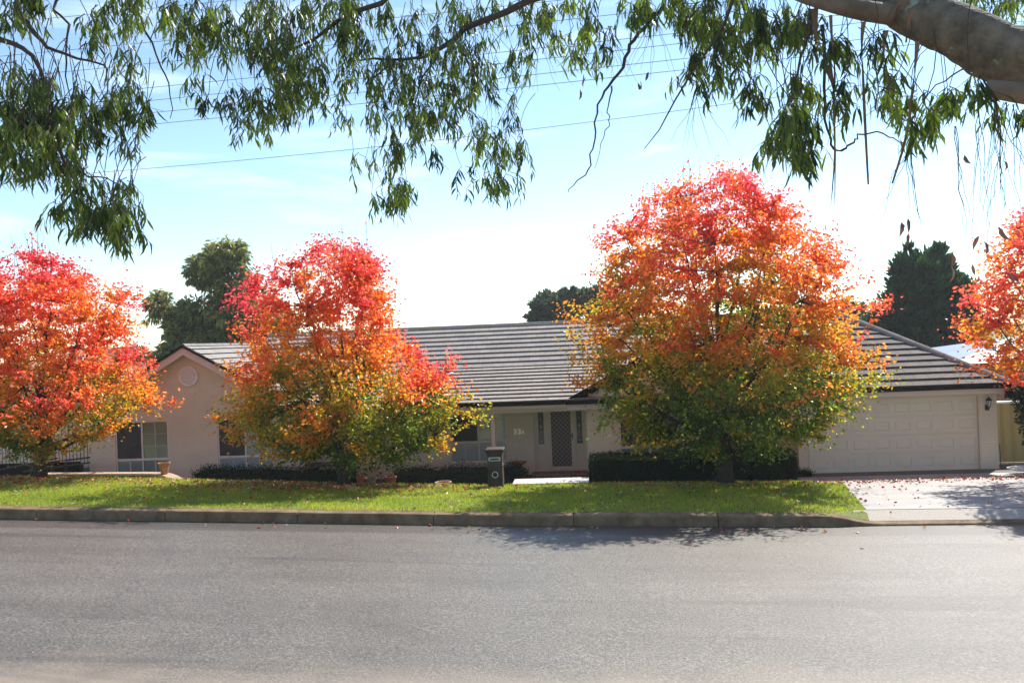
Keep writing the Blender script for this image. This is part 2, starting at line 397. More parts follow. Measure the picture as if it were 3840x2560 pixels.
DL = lambda y: 4.62 + (y-14.3)*(5.75-4.62)/5.1 if y < 19.25 else 5.05   # left edge of the driveway
def zdrive(x, y):
    t = (y-14.55)/(22.3-14.55)
    return (zroad(x)+.15)*(1-t) + .2*t

# big ground sheet
mb = MB()
n0 = 0
mb.quad((-900, -900, -.6), (900, -900, -.6), (900, 1500, -.6), (-900, 1500, -.6))
struct('ground', mb, MAT['lawn'])
# yard soil under the shrubs and around the house
mb = MB(); xs = np.arange(-40, 41, 1.0); ys = [CY+1.0, 21, 22, 23, 24, 27, 32, 40, 60]
for i in range(len(xs)-1):
    for j in range(len(ys)-1):
        P = [(xs[i], ys[j]), (xs[i+1], ys[j]), (xs[i+1], ys[j+1]), (xs[i], ys[j+1])]
        mb.quad(*[(a, b, (zverge(a, b) if b > CY+1.05 else zverge(a, b)) - .06) for a, b in P])
struct('garden_soil', mb, MAT['soil'])
# verge lawn
mb = MB(); xs = np.arange(-40, 8.01, .3); ys = np.concatenate([np.linspace(KY+.15, CY, 14), CY+np.array([.15, .3, .5, .8, 1.1])])
grid = {}
for i, x in enumerate(xs):
    for j, y in enumerate(ys):
        xx = min(x, DL(y)) if x > 4 else x
        grid[i, j] = len(mb.v); mb.v.append((xx, y, zverge(xx, y)))
for i in range(len(xs)-1):
    for j in range(len(ys)-1):
        if xs[i] < DL(ys[j]) or xs[i] < DL(ys[j+1]):
            mb.f.append((grid[i, j], grid[i+1, j], grid[i+1, j+1], grid[i, j+1]))
struct('verge', mb, MAT['lawn'], smooth=True)
# lawn on the far side of the driveway
mb = MB(); xs = np.arange(12.2, 40, 1.0); ys = np.linspace(KY+.15, 20, 8)
for i in range(len(xs)-1):
    for j in range(len(ys)-1):
        P = [(xs[i], ys[j]), (xs[i+1], ys[j]), (xs[i+1], ys[j+1]), (xs[i], ys[j+1])]
        mb.quad(*[(a, b, zverge(a, b)+.01) for a, b in P])
struct('neighbour_lawn', mb, MAT['lawn'])
# road
mb = MB(); xs = np.arange(-60, 61, 1.0); ys = [6.6, 7.4, 9, 10.5, 12, 13.3, KY+.02]
for i in range(len(xs)-1):
    for j in range(len(ys)-1):
        P = [(xs[i], ys[j]), (xs[i+1], ys[j]), (xs[i+1], ys[j+1]), (xs[i], ys[j+1])]
        mb.quad(*[(a, b, zroad(a) + .05*math.sin(math.pi*min(1, max(0, (b-6.6)/7.4)))) for a, b in P])
struct('road', mb, MAT['asphalt'], smooth=True)
# near shoulder and bank under the photographer
mb = MB(); ys = [-6, -2, 0, 1.5, 3, 4.5, 5.8, 6.6, 7.45]; zs = [2.6, 2.5, 2.4, 2.1, 1.65, 1.25, .98, .86, .84]
for i in range(len(xs)-1):
    for j in range(len(ys)-1):
        def q(x, j): 
            e = zroad(x)-.87
            return (x, ys[j] if j < 8 else 6.95+.35*noise.noise(Vector((x*.5, 3, 0))), zs[j] + e + (.012 if j == 7 else 0) + (.008+.023 if j == 8 else 0))
        mb.quad(q(xs[i], j), q(xs[i+1], j), q(xs[i+1], j+1), q(xs[i], j+1))
struct('gravel_shoulder', mb, MAT['gravel'], smooth=True)
# kerb with the dropped crossing at the driveway
mb = MB(); xs = np.concatenate([np.arange(-40, 3.6, .6), np.arange(3.6, 5.01, .1), np.arange(5.6, 13.0, .6), np.arange(13, 40, 1.2)])
joints = [x for x in np.arange(-38.7, 3.5, 2.4)]
xs = np.array(sorted(list(xs) + [j+d for j in joints for d in (-.009, -.006, .006, .009)]))
in_joint = lambda x: any(abs(x-j) < .008 for j in joints)
prof = lambda x: [(KY-.02, -.03), (KY-.005, hit_kerb(x)-.03), (KY+.012, hit_kerb(x)-.008), (KY+.04, hit_kerb(x)), (KY+.17, hit_kerb(x)+.012), (KY+.17, -.05)]
for i, x in enumerate(xs):
    j1 = .004*noise.noise(Vector((x*1.7, 0, 0))); j2 = .006*noise.noise(Vector((x*2.3, 5, 0)))
    hk = .0 if x < 3.7 else 0
    for k, (y, z) in enumerate(prof(x if x < 12 else 17-x if x < 13.2 else -5)):
        mb.v.append((x, y + (j1 if k < 4 else 0) + (.03 if in_joint(x) and k < 4 else 0), zroad(x)+z+(j2 if 0 < k < 5 else 0) - (.03 if in_joint(x) and k > 1 else 0)))
for i in range(len(xs)-1):
    for k in range(5):
        a = i*6+k; mb.f.append((a, a+6, a+7, a+1))
struct('kerb', mb, MAT['kerb'])
# layback strip and driveway slabs
mb = MB(); xs = np.concatenate([[4.45], np.arange(5, 12.8, .6)])
for i in range(len(xs)-1):
    f = lambda x, y, dz: (x, y, zroad(x)+dz)
    mb.quad(f(xs[i], KY+.171, .05), f(xs[i+1], KY+.171, .05), f(xs[i+1], KY+.56, .150), f(xs[i], KY+.56, .150))
struct('driveway_crossing', mb, MAT['layback'])
mb = MB(); ys = np.concatenate([np.arange(14.575, 19.2, .46), [19.175, 20.5, 21.3]])
for j in range(len(ys)-1):
    y0, y1 = ys[j], ys[j+1]
    for xa, xb in ((None, 8.4), (8.412, 12.6)):
        a0 = DL(y0) if xa is None else xa; a1 = DL(y1) if xa is None else xa
        mb.quad((a0, y0, zdrive(a0, y0)+.006), (xb, y0, zdrive(xb, y0)+.006), (xb, y1, zdrive(xb, y1)+.006), (a1, y1, zdrive(a1, y1)+.006))
for j in range(len(ys)-1):
    if ys[j] > 19: continue
    y0, y1 = ys[j], ys[j+1]; p0, p1 = (DL(y0), y0, zdrive(DL(y0), y0)+.006), (DL(y1), y1, zdrive(DL(y1), y1)+.006)
    mb.quad(p0, p1, (p1[0], p1[1], p1[2]-.25), (p0[0], p0[1], p0[2]-.25))
struct('driveway', mb, MAT['drive'])
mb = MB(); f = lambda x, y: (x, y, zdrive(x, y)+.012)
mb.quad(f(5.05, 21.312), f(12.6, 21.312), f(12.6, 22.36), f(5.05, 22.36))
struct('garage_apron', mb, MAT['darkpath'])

# ------------------------------------------------------------------ grass blades
rs = np.random.RandomState(3)
def vz(X, Y): return np.array([zverge(x, y) for x, y in zip(X, Y)])
n = 105000
X = rs.uniform(-14.5, 6.3, n); Y = KY+.165 + (CY+.35-KY-.165)*rs.uniform(0, 1, n)**.9
keep = X < np.array([DL(y)-.02 for y in Y]) ; X, Y = X[keep], Y[keep]; n = len(X)
Z = vz(X, Y); nzv = np.array([noise.noise(Vector((x*.55, y*.55, 4))) for x, y in zip(X, Y)]); nz2 = np.array([noise.noise(Vector((x*2.1, y*2.1, 9))) for x, y in zip(X, Y)])
hgt = rs.uniform(.025, .065, n) + .012*nz2 + .02*(Y > CY-.15)
an = rs.uniform(0, 2*np.pi, n); wd = rs.uniform(.004, .009, n)
dx, dy = np.cos(an)*wd, np.sin(an)*wd
lx, ly = rs.normal(0, .017, n), rs.normal(0, .017, n)
V = np.empty((n, 3, 3)); V[:, 0] = np.stack([X-dx, Y-dy, Z-.004], 1); V[:, 1] = np.stack([X+dx, Y+dy, Z-.004], 1); V[:, 2] = np.stack([X+lx, Y+ly, Z+hgt], 1)
g = np.clip(.5 + .9*nzv + .4*nz2 + rs.normal(0, .22, n), 0, 1); dry = (rs.uniform(0, 1, n) < np.clip(.03+.55*(KY+.75-Y)+.10*(nz2 > .35), .02, .6))
c = np.stack([.255+.15*g, .33+.11*g, .028+.014*g, np.ones(n)], 1); c[dry] = np.array([.34, .27, .12, 1])
o = fast_mesh('grass', V.reshape(-1, 3), np.arange(3*n).reshape(-1, 3), MAT['blade'], np.repeat(c, 3, 0), nv=3)
o['kind'] = 'stuff'

# ------------------------------------------------------------------ leaves
def frames(d, roll):
    """unit direction array d -> side & normal arrays with a roll"""
    ref = np.where(np.abs(d[:, 2:3]) > .95, np.array([[1., 0, 0]]), np.array([[0, 0, 1.]]))
    s = np.cross(d, ref); s /= np.linalg.norm(s, axis=1, keepdims=True)
    nrm = np.cross(s, d)
    cs, sn = np.cos(roll)[:, None], np.sin(roll)[:, None]
    return s*cs + nrm*sn, nrm*cs - s*sn
def broad_leaves(name, P, D, size, tint, mat, parent, wr=.72, fold=.25, seed=0):
    r = np.random.RandomState(seed); n = len(P)
    D = D/np.linalg.norm(D, axis=1, keepdims=True)
    s, nm = frames(D, r.uniform(0, 2*np.pi, n))
    sz = size[:, None]
    b = P; t = P + D*sz + nm*sz*(-.12)
    m = P + D*sz*.42
    l = m - s*sz*wr*.5 + nm*sz*fold*.5; q = m + s*sz*wr*.5 + nm*sz*fold*.5
    V = np.stack([b, l, t, q], 1).reshape(-1, 3)
    i = np.arange(n)[:, None]*4
    Fq = np.concatenate([i+np.array([[0, 2, 1]]), i+np.array([[0, 3, 2]])], 1).reshape(-1, 3)
    return fast_mesh(name, V, Fq, mat, np.repeat(tint, 4, 0), parent, nv=3)
def lance_leaves(name, P, D, length, width, tint, mat, parent, seed=0, curve=.18):
    r = np.random.RandomState(seed); n = len(P)
    D = D/np.linalg.norm(D, axis=1, keepdims=True)
    s, nm = frames(D, r.uniform(0, 2*np.pi, n)); ln, wd = length[:, None], width[:, None]
    k = (r.uniform(-1, 1, n)*curve)[:, None]; k2 = (r.uniform(-.5, 1, n)*curve)[:, None]
    def mid(t): return P + D*ln*t + s*ln*k*(4*t*(1-t)) + nm*ln*k2*(4*t*(1-t))
    V = np.stack([mid(0), mid(.3)-s*wd*.5, mid(.3)+s*wd*.5, mid(.65)-s*wd*.42, mid(.65)+s*wd*.42, mid(1.0)], 1).reshape(-1, 3)
    i = np.arange(n)[:, None]*6
    T = np.concatenate([i+np.array([[0, 2, 1]]), i+np.array([[1, 2, 4]]), i+np.array([[1, 4, 3]]), i+np.array([[3, 4, 5]])], 1).reshape(-1, 3)
    return fast_mesh(name, V, T, mat, np.repeat(tint, 6, 0), parent, nv=3)
def bez(a, b, c, n):
    return [a*(1-t)**2 + b*2*t*(1-t) + c*t*t for t in [i/(n-1) for i in range(n)]]
def ncol(stops, v):
    xs = [s[0] for s in stops]
    return np.stack([np.interp(v, xs, [s[1][k] for s in stops]) for k in range(3)] + [np.ones(len(v))], 1)
PEAR = [(0.0, (.075, .15, .014)), (.19, (.150, .24, .018)), (.29, (.38, .37, .024)), (.38, (.66, .34, .025)), (.52, (.76, .25, .030)), (.66, (.78, .150, .045)), (.80, (.76, .100, .075)), (1.0, (.74, .085, .115))]

def pear_tree(label, base, prof, ntip, per, seed, tr, vshift=0.0, shoots=10, red=None):
    """prof: (height, radius to the left, radius to the right)"""
    base = Vector(base); r = random.Random(seed); ns = np.random.RandomState(seed)
    t = thing('pear_tree', label, 'tree', base, 'autumn pear trees along the verge')
    H = prof[-1][0]
    def env(z, az):
        L_ = lerp_tab([(p[0], p[1]) for p in prof], z); R_ = lerp_tab([(p[0], p[2]) for p in prof], z)
        c = math.cos(az); k = (1+c)/2
        rr = L_*(1-k) + R_*k
        return rr*(.94 + .13*noise.noise(Vector((math.cos(az)*1.6, math.sin(az)*1.6, z*.75+seed))))
    # trunk and limbs
    tb = MB(); cand = []
    lead = []
    for i in range(9):
        z = H*.66*i/8; lead.append(Vector((.05*math.sin(z*1.3+seed), .05*math.cos(z*1.1+seed), z-.05)))
    lr = [tr*1.45, tr*1.0, tr*.88, tr*.72, tr*.55, tr*.42, tr*.3, tr*.2, tr*.1]
    tb.tube(lead, lr, 9)
    for p, q in zip(lead[3:], lr[3:]): cand.append((p, q*.6))
    zs0 = prof[0][0]
    K = 22
    for k in range(K):
        f = (k+.5)/K
        z1 = zs0+.35 + (H*.95-zs0-.35)*f**.9; az = k*2.39996 + r.uniform(-.3, .3)
        rr = env(z1, az)*r.uniform(.72, .92)
        e = Vector((rr*math.cos(az), rr*math.sin(az)*.95, z1))
        s_ = H*(.10 + .32*f)*r.uniform(.8, 1.1); s_ = max(.55, min(s_, z1*.9))
        i = min(7, int(s_/(H*.66)*8)); a = lead[i].lerp(lead[i+1], s_/(H*.66)*8-i)
        c = Vector((e.x*.62, e.y*.62, a.z + (e.z-a.z)*.30 + .10))
        pts = bez(a, c, e, 9)
        pts = [p + Vector((r.gauss(0, .03), r.gauss(0, .03), r.gauss(0, .03)))*(0 < j < 8) for j, p in enumerate(pts)]
        r0 = tr*(.42 - .2*f)
        rad = [r0*(1-.85*j/8)+.004 for j in range(9)]
        tb.tube(pts, rad, 6)
        for p, q in zip(pts[2:], rad[2:]): cand.append((p, q))
    # twigs and leaves
    CP = np.array([tuple(c[0]) for c in cand])
    zz = np.linspace(prof[0][0], H*.995, 80); wgt = np.array([(env(z, 0)+env(z, math.pi)++.0+.25)**1.35 for z in zz]); wgt /= wgt.sum()
    LP, LD, LS, LV = [], [], [], []
    tw = MB()
    for k in range(ntip):
        z = ns.choice(zz, p=wgt) + r.uniform(-.05, .05); az = r.uniform(0, 2*math.pi); e = env(z, az)
        rho = r.random()**.40 if r.random() > .10 else r.uniform(1.0, 1.22)
        tip = Vector((e*rho*math.cos(az), e*rho*math.sin(az)*.95, z))
        d = np.linalg.norm(CP-np.array(tip), axis=1) + .7*np.maximum(0, CP[:, 2]-z)
        j = int(np.argmin(d)); a = cand[j][0]
        c = (a+tip)*.5 + Vector((r.gauss(0, .06), r.gauss(0, .06), -.1*(tip-a).length))
        pts = bez(a, c, tip, 5)
        tw.tube(pts, [min(.011, cand[j][1]), .008, .006, .0045, .003], 4, cap=False)
        v = .66*(z/H) + .22*min(rho, 1)*(.35+.65*z/H) + .45*max(0, rho-.86) + .02 + vshift + .36*noise.noise(Vector((tip.x*.75, tip.y*.75, tip.z*.75+seed*3))) + r.gauss(0, .05)
        if red: v += .42*max(0, 1-math.hypot(tip.x-red[0], tip.z-red[1])/1.0)
        out = Vector((math.cos(az), math.sin(az), .25))
        m = int(per*r.uniform(.6, 1.4))
        for q in range(m):
            f = r.random()
            if f < .55:
                u = r.uniform(.35, 1.0); i = min(3, int(u*4)); p = pts[i].lerp(pts[i+1], u*4-i); p = p + Vector((r.gauss(0, .035), r.gauss(0, .035), r.gauss(0, .035)))
            else: p = tip + Vector((r.gauss(0, .15), r.gauss(0, .15), r.gauss(0, .13)))
            LP.append(tuple(p)); dd = out*.6 + Vector((r.gauss(0, .7), r.gauss(0, .7), r.gauss(-.55, .5))); LD.append(tuple(dd))
            LS.append(r.uniform(.058, .105)); LV.append(v + r.gauss(0, .055))
    # bare upright shoots at the top
    for k in range(shoots):
        az = r.uniform(0, 2*math.pi); z0 = H*r.uniform(.8, .93); e = env(z0, az)*r.uniform(.1, .85)
        a = Vector((e*math.cos(az), e*math.sin(az), z0)); tp = a + Vector((r.gauss(0, .12), r.gauss(0, .12), r.uniform(.5, 1.0)*(1.15 if e < 1 else .8)))
        pts = bez(a, (a+tp)/2+Vector((r.gauss(0, .05), 0, 0)), tp, 5); tw.tube(pts, [.008, .006, .005, .004, .0025], 4, cap=False)
        for q in range(r.randint(1, 7)):
            u = r.uniform(.2, 1); i = min(3, int(u*4)); p = pts[i].lerp(pts[i+1], u*4-i)
            LP.append(tuple(p)); LD.append((r.gauss(0, .6), r.gauss(0, .6), -.7)); LS.append(r.uniform(.06, .095)); LV.append(.95+r.gauss(0, .08))
    tb.v = [tuple(Vector(v)+base) for v in tb.v]; tw.v = [tuple(Vector(v)+base) for v in tw.v]
    obj('trunk', tb, MAT['pearbark'], t, smooth=True)
    obj('twigs', tw, MAT['pearbark'], t)
    LV = np.array(LV); tint = ncol(PEAR, np.clip(LV, 0, 1)); tint[:, :3] *= ns.uniform(.72, 1.18, (len(LV), 1))
    broad_leaves('crown', np.array(LP)+np.array(base), np.array(LD), np.array(LS), tint, MAT['pear'], t, seed=seed)
    return t

def crown_base(px, py, Y):
    p = atY(px, py, Y); return (p.x, p.y, zverge(p.x, p.y))
T1, T2, T3 = crown_base(97, 1098, 19.4), crown_base(795, 1112, 19.2), crown_base(1667, 1112, 19.3)
pear_tree('pear tree with pink red crown, leftmost one, in front of the paling fence', T1,
    [(.55, .5, .8), (1.15, 1.6, 2.0), (1.55, 2.6, 3.0), (2.05, 2.9, 2.9), (2.6, 2.8, 2.2), (3.1, 2.8, 2.15), (4.1, 2.5, 2.25), (4.6, 2.3, 2.1), (4.9, 2.0, 1.2), (5.3, 1.3, .65), (5.55, .7, .3), (5.7, .05, .05)],
    900, 70, 11, .125, .05, 20)
pear_tree('broad pear tree left of the letterbox, bare shoots on its orange red top', T2,
    [(.5, .5, 1.2), (.85, 1.4, 2.2), (1.35, 2.4, 2.6), (1.65, 2.9, 2.8), (2.15, 2.65, 2.75), (2.65, 2.6, 2.6), (3.2, 2.5, 2.0), (3.7, 2.5, 1.35), (4.2, 2.45, 1.3), (4.7, 2.4, 1.3), (5.15, 2.15, 1.1), (5.5, 1.6, .8), (5.75, .5, .3)],
    900, 70, 23, .125, -.06, 26, red=(2.25, 2.75))
pear_tree('tallest pear tree, orange crown in front of hedge, left of the garage door', T3,
    [(.65, 1.0, .9), (1.1, 2.3, 2.2), (1.75, 2.7, 2.65), (2.3, 3.05, 3.3), (3.15, 3.1, 3.2), (4.2, 3.15, 3.05), (5.2, 2.9, 2.4), (6.0, 2.4, 1.85), (6.6, 1.75, 1.4), (7.0, 1.1, .9), (7.2, .3, .3)],
    1300, 72, 31, .16, -.12, 20)
p4 = atY(2552, 1112, 18.6)
pear_tree('pear tree cut off by the right edge, red orange crown over the driveway', (p4.x, p4.y, zverge(p4.x, p4.y)),
    [(2.1, 1.6, 1.6), (2.4, 2.5, 2.4), (3.4, 2.75, 2.6), (4.4, 2.5, 2.5), (5.3, 2.3, 2.2), (6.0, 1.5, 1.5), (6.6, .8, .8), (6.9, .1, .1)],
    620, 74, 43, .13, .03, 8)

# ------------------------------------------------------------------ fallen leaves
n = 4300; P = []; rr = random.Random(5)
trees = [(T1, 2.6), (T2, 2.6), (T3, 2.8)]
while len(P) < n:
    u = rr.random()
    if u < .70:
        tb_, s_ = rr.choices(trees, (1.2, 1.5, .5))[0]; x = rr.gauss(tb_[0]-.5, s_*.75); y = tb_[1]+.25-abs(rr.gauss(0, 1.1))
    elif u < .80: x = rr.uniform(-14, 5.5); y = rr.uniform(KY+.2, CY)
    elif u < .955:
        x = rr.uniform(4.5, 12); y = rr.gauss(19.75, .25) if rr.random() < .86 else rr.uniform(14.5, 22)
    else: x = rr.uniform(-12, 9); y = rr.gauss(13.7, .22) if rr.random() < .7 else rr.uniform(12.2, 14)
    if y > CY+.3 and x < DL(y): continue
    if KY-.03 < y < KY+.2 or (y < KY and rr.random() < .7): continue
    if x > DL(y): z = (zdrive(x, y)+.022 if y > 14.575 else zroad(x)+.17) if y > KY+.2 else zroad(x)+.02
    else: z = zverge(x, y)+.035 if y > KY else zroad(x)+.03
    P.append((x, y, z))
P = np.array(P); ns = np.random.RandomState(8)
D = np.stack([ns.normal(0, 1, n), ns.normal(0, 1, n), ns.normal(.05, .25, n)], 1)
pal = np.array([(.50, .035, .035), (.42, .05, .03), (.55, .16, .05), (.60, .42, .20), (.62, .55, .45), (.24, .10, .05), (.52, .33, .06)])
ci = ns.choice(len(pal), n, p=[.25, .16, .16, .14, .09, .12, .08]); tint = np.concatenate([pal[ci]*ns.uniform(.75, 1.15, (n, 1)), np.ones((n, 1))], 1)
Dn = D/np.linalg.norm(D, axis=1, keepdims=True)
sz = ns.uniform(.05, .085, n)
o = broad_leaves('fallen_leaves', P, D, sz, tint, MAT['litter'], None, fold=.5, seed=9); o['kind'] = 'stuff'

# ------------------------------------------------------------------ house
house = thing('house', 'single storey cream rendered house with grey tiled roof and black gutters', 'house', (-2, 26, 0))
def wall_face(mb, y, x0, x1, z0, z1, holes, depth=.12):
    xs = sorted({x0, x1, *[h[0] for h in holes], *[h[1] for h in holes]}); zs = sorted({z0, z1, *[h[2] for h in holes], *[h[3] for h in holes]})
    for a, b in zip(xs, xs[1:]):
        for c, d in zip(zs, zs[1:]):
            m = ((a+b)/2, (c+d)/2)
            if any(h[0] < m[0] < h[1] and h[2] < m[1] < h[3] for h in holes): continue
            mb.quad((a, y, c), (b, y, c), (b, y, d), (a, y, d))
    for a, b, c, d in holes:
        Y = y+depth
        mb.quad((a, y, c), (a, y, d), (a, Y, d), (a, Y, c)); mb.quad((b, y, d), (b, y, c), (b, Y, c), (b, Y, d))
        mb.quad((a, y, d), (b, y, d), (b, Y, d), (a, Y, d)); mb.quad((b, y, c), (a, y, c), (a, Y, c), (b, Y, c))
GW1, GW2 = (-14.35, -12.66, .12, 2.05), (-11.12, -9.40, .12, 2.05)
PW = (-4.22, -2.46, .36, 2.05); DO = (-1.64, -.08, .05, 2.12)
RW1, RW2 = (.88, 2.55, .30, 2.02), (3.55, 4.75, .30, 2.02)
GY, PY, BY, FY = 24.0, 25.0, 23.5, 22.3
GD = (5.78, 10.06, .2, 2.10)
mb = MB()
wall_face(mb, GY, -15.2, -8.6, -.4, 2.3, [GW1, GW2])
mb.poly([(-15.2, GY, 2.3), (-8.6, GY, 2.3), (-11.9, GY, 4.08)])
wall_face(mb, PY, -8.6, -.03, -.4, 2.3, [PW, DO])
wall_face(mb, BY, -.03, 5.5, -.4, 2.3, [RW1, RW2])
wall_face(mb, FY, 5.5, 10.52, -.2, 2.34, [GD], .18)
for x, a, b in ((-15.2, GY, 34), (-8.6, PY, GY), (-.03, BY, PY), (5.5, FY, BY), (10.52, 34, FY)):
    mb.quad((x, a, -.4), (x, b, -.4), (x, b, 2.34), (x, a, 2.34))
mb.quad((-15.2, 34, -.4), (10.52, 34, -.4), (10.52, 34, 2.34), (-15.2, 34, 2.34))
obj('wall', mb, MAT['wall'], house)
mb = MB().box(-15.1, 10.4, 25.6, 33.8, -.38, 2.2)
obj('interior', mb, MAT['dark'], house)

def window(h, y, screens=(), bars=True, lower=4, zt=.88):
    a, b, c, d = h; fw = .045; yy = y+.02
    fr = MB().box(a, a+fw, yy, yy+.06, c, d).box(b-fw, b, yy, yy+.06, c, d).box(a+fw, b-fw, yy, yy+.06, d-fw, d).box(a+fw, b-fw, yy, yy+.06, c, c+fw)
    fr.box(a+fw, b-fw, yy-.006, yy+.055, zt-.035, zt+.035)
    xm = (a+b)/2
    fr.box(xm-.025, xm+.025, yy-.003, yy+.052, zt+.035, d-fw)
    for k in range(1, lower):
        x = a+fw+(b-a-2*fw)*k/lower; wv = .022 if k*2 == lower else .012
        fr.box(x-wv, x+wv, yy+.004, yy+.05, c+fw, zt-.035)
    # thin glazing bars in the upper lights
    for s_ in (0, 1):
        if s_ in screens: continue
        x0, x1 = (a+fw, xm-.025) if s_ == 0 else (xm+.025, b-fw)
        fr.box((x0+x1)/2-.006, (x0+x1)/2+.006, yy+.012, yy+.04, zt+.035, d-fw)
        for k in (1, 2):
            z = zt+.035+(d-fw-zt-.035)*k/3; fr.box(x0, x1, yy+.014, yy+.038, z-.006, z+.006)
    f = obj('window', fr, MAT['frame'], house)
    obj('sill', MB().box(a-.04, b+.04, y-.03, y+.12, c-.06, c-.003), MAT['trim'], f, bevel=.008)
    for (x0, x1, z0, z1) in ((a+fw, xm, zt, d-fw), (xm, b-fw, zt, d-fw), (a+fw, b-fw, c+fw, zt)):
        obj('pane', MB().quad((x0, yy+.03, z0), (x1, yy+.03, z0), (x1, yy+.03, z1), (x0, yy+.03, z1)), MAT['glass'], f)
    obj('blind', MB().quad((a, yy+.042, c), (b, yy+.042, c), (b, yy+.042, d), (a, yy+.042, d)), MAT['blind'], f)
    for s_ in screens:
        x0, x1 = (a+fw, xm-.025) if s_ == 0 else (xm+.025, b-fw)
        sc = obj('insect_screen', MB().quad((x0, yy+.008, zt+.035), (x1, yy+.008, zt+.035), (x1, yy+.008, d-fw), (x0, yy+.008, d-fw)), MAT['screen'], f)
        sc['label'] = 'dark insect screen over the left light'
window(GW1, GY, (0,)); window(GW2, GY, (0,)); window(PW, PY, (0,), zt=.98); window(RW1, BY, (0,)); window(RW2, BY, ())

# front door with sidelights
a, b, c, d = DO; yy = PY+.06
fr = MB().box(a, a+.05, yy, yy+.1, c, d).box(b-.05, b, yy, yy+.1, c, d).box(a+.05, b-.05, yy, yy+.1, d-.05, d)
fr.box(-1.25, -1.19, yy-.02, yy+.1, c, d-.05).box(-.44, -.385, yy-.02, yy+.1, c, d-.05)
obj('door_frame', fr, MAT['trim'], house)
for x0, x1 in ((-1.59, -1.25), (-.385, -.13)):
    m_ = MB(); g0, g1 = (x0+x1)/2-.085, (x0+x1)/2+.085; y1 = yy+.03
    wall_face(m_, y1, x0, x1, c, d-.05, [(g0, g1, .84, 1.98)], .03)
    pz = MB(); 
    s_ = obj('sidelight', m_, MAT['trim'], house)
    pm = MB().box((x0+x1)/2-.10, (x0+x1)/2+.10, y1-.012, y1-.002, .16, .20).box((x0+x1)/2-.10, (x0+x1)/2+.10, y1-.012, y1-.002, .62, .66)
    pm.box((x0+x1)/2-.10, (x0+x1)/2-.08, y1-.012, y1-.002, .20, .62).box((x0+x1)/2+.08, (x0+x1)/2+.10, y1-.012, y1-.002, .20, .62)
    obj('panel_moulding', pm, MAT['trim'], s_)
    obj('leadlight', MB().quad((g0, y1+.02, .84), (g1, y1+.02, .84), (g1, y1+.02, 1.98), (g0, y1+.02, 1.98)), MAT['sideglass'], s_)
    ld = MB(); xm = (g0+g1)/2
    for x in (g0+.03, g0+.06, g1-.06, g1-.03): ld.box(x-.003, x+.003, y1+.012, y1+.018, .84, 1.98)
    for z in (.9, .98, 1.12, 1.75, 1.9): ld.box(g0, g1, y1+.010, y1+.017, z-.003, z+.003)
    obj('lead_strips', ld, MAT['lead'], s_)
    gm = MB()
    for z, hh, ww in ((1.38, .06, .018), (1.60, .04, .008), (1.20, .03, .007), (.93, .022, .03)):
        gm.poly([(xm-ww, y1+.008, z), (xm, y1+.008, z-hh), (xm+ww, y1+.008, z), (xm, y1+.008, z+hh)])
    obj('bevelled_gems', gm, MAT['gem'], s_)
dx0, dx1 = -1.19, -.44; y1 = yy+.0
dr = MB().box(dx0, dx0+.075, y1, y1+.03, c+.01, d-.05).box(dx1-.075, dx1, y1, y1+.03, c+.01, d-.05).box(dx0+.075, dx1-.075, y1, y1+.03, c+.01, c+.11).box(dx0+.075, dx1-.075, y1, y1+.03, d-.13, d-.05)
door = obj('screen_door', dr, MAT['trim'], house)
obj('security_mesh', MB().quad((dx0+.07, y1+.016, c+.1), (dx1-.07, y1+.016, c+.1), (dx1-.07, y1+.016, d-.1), (dx0+.07, y1+.016, d-.1)), MAT['mesh'], door)
hd = MB().box(dx1-.055, dx1-.022, y1-.014, y1-.001, .98, 1.16).tube([(dx1-.04, y1-.014, 1.09), (dx1-.04, y1-.05, 1.09), (dx1-.13, y1-.055, 1.09)], .011, 8)
obj('handle', hd, MAT['black'], door)
obj('door_step', MB().box(-1.72, -.045, PY-.5, PY+.05, -.38, .035), MAT['brick'], house)
obj('porch_floor', MB().box(-8.55, -.05, 23.0, PY-.002, -.5, -.13), MAT['drive'], house)

# porch posts and beam
obj('porch_beam', MB().box(-8.6, -.04, BY-.12, BY+.05, 1.97, 2.2), MAT['fascia'], house)
for x in (-2.69, -5.55, -8.3):
    obj('porch_post', MB().box(x-.055, x+.055, BY-.1, BY+.01, -.2, 1.97), MAT['fascia'], house, bevel=.006)

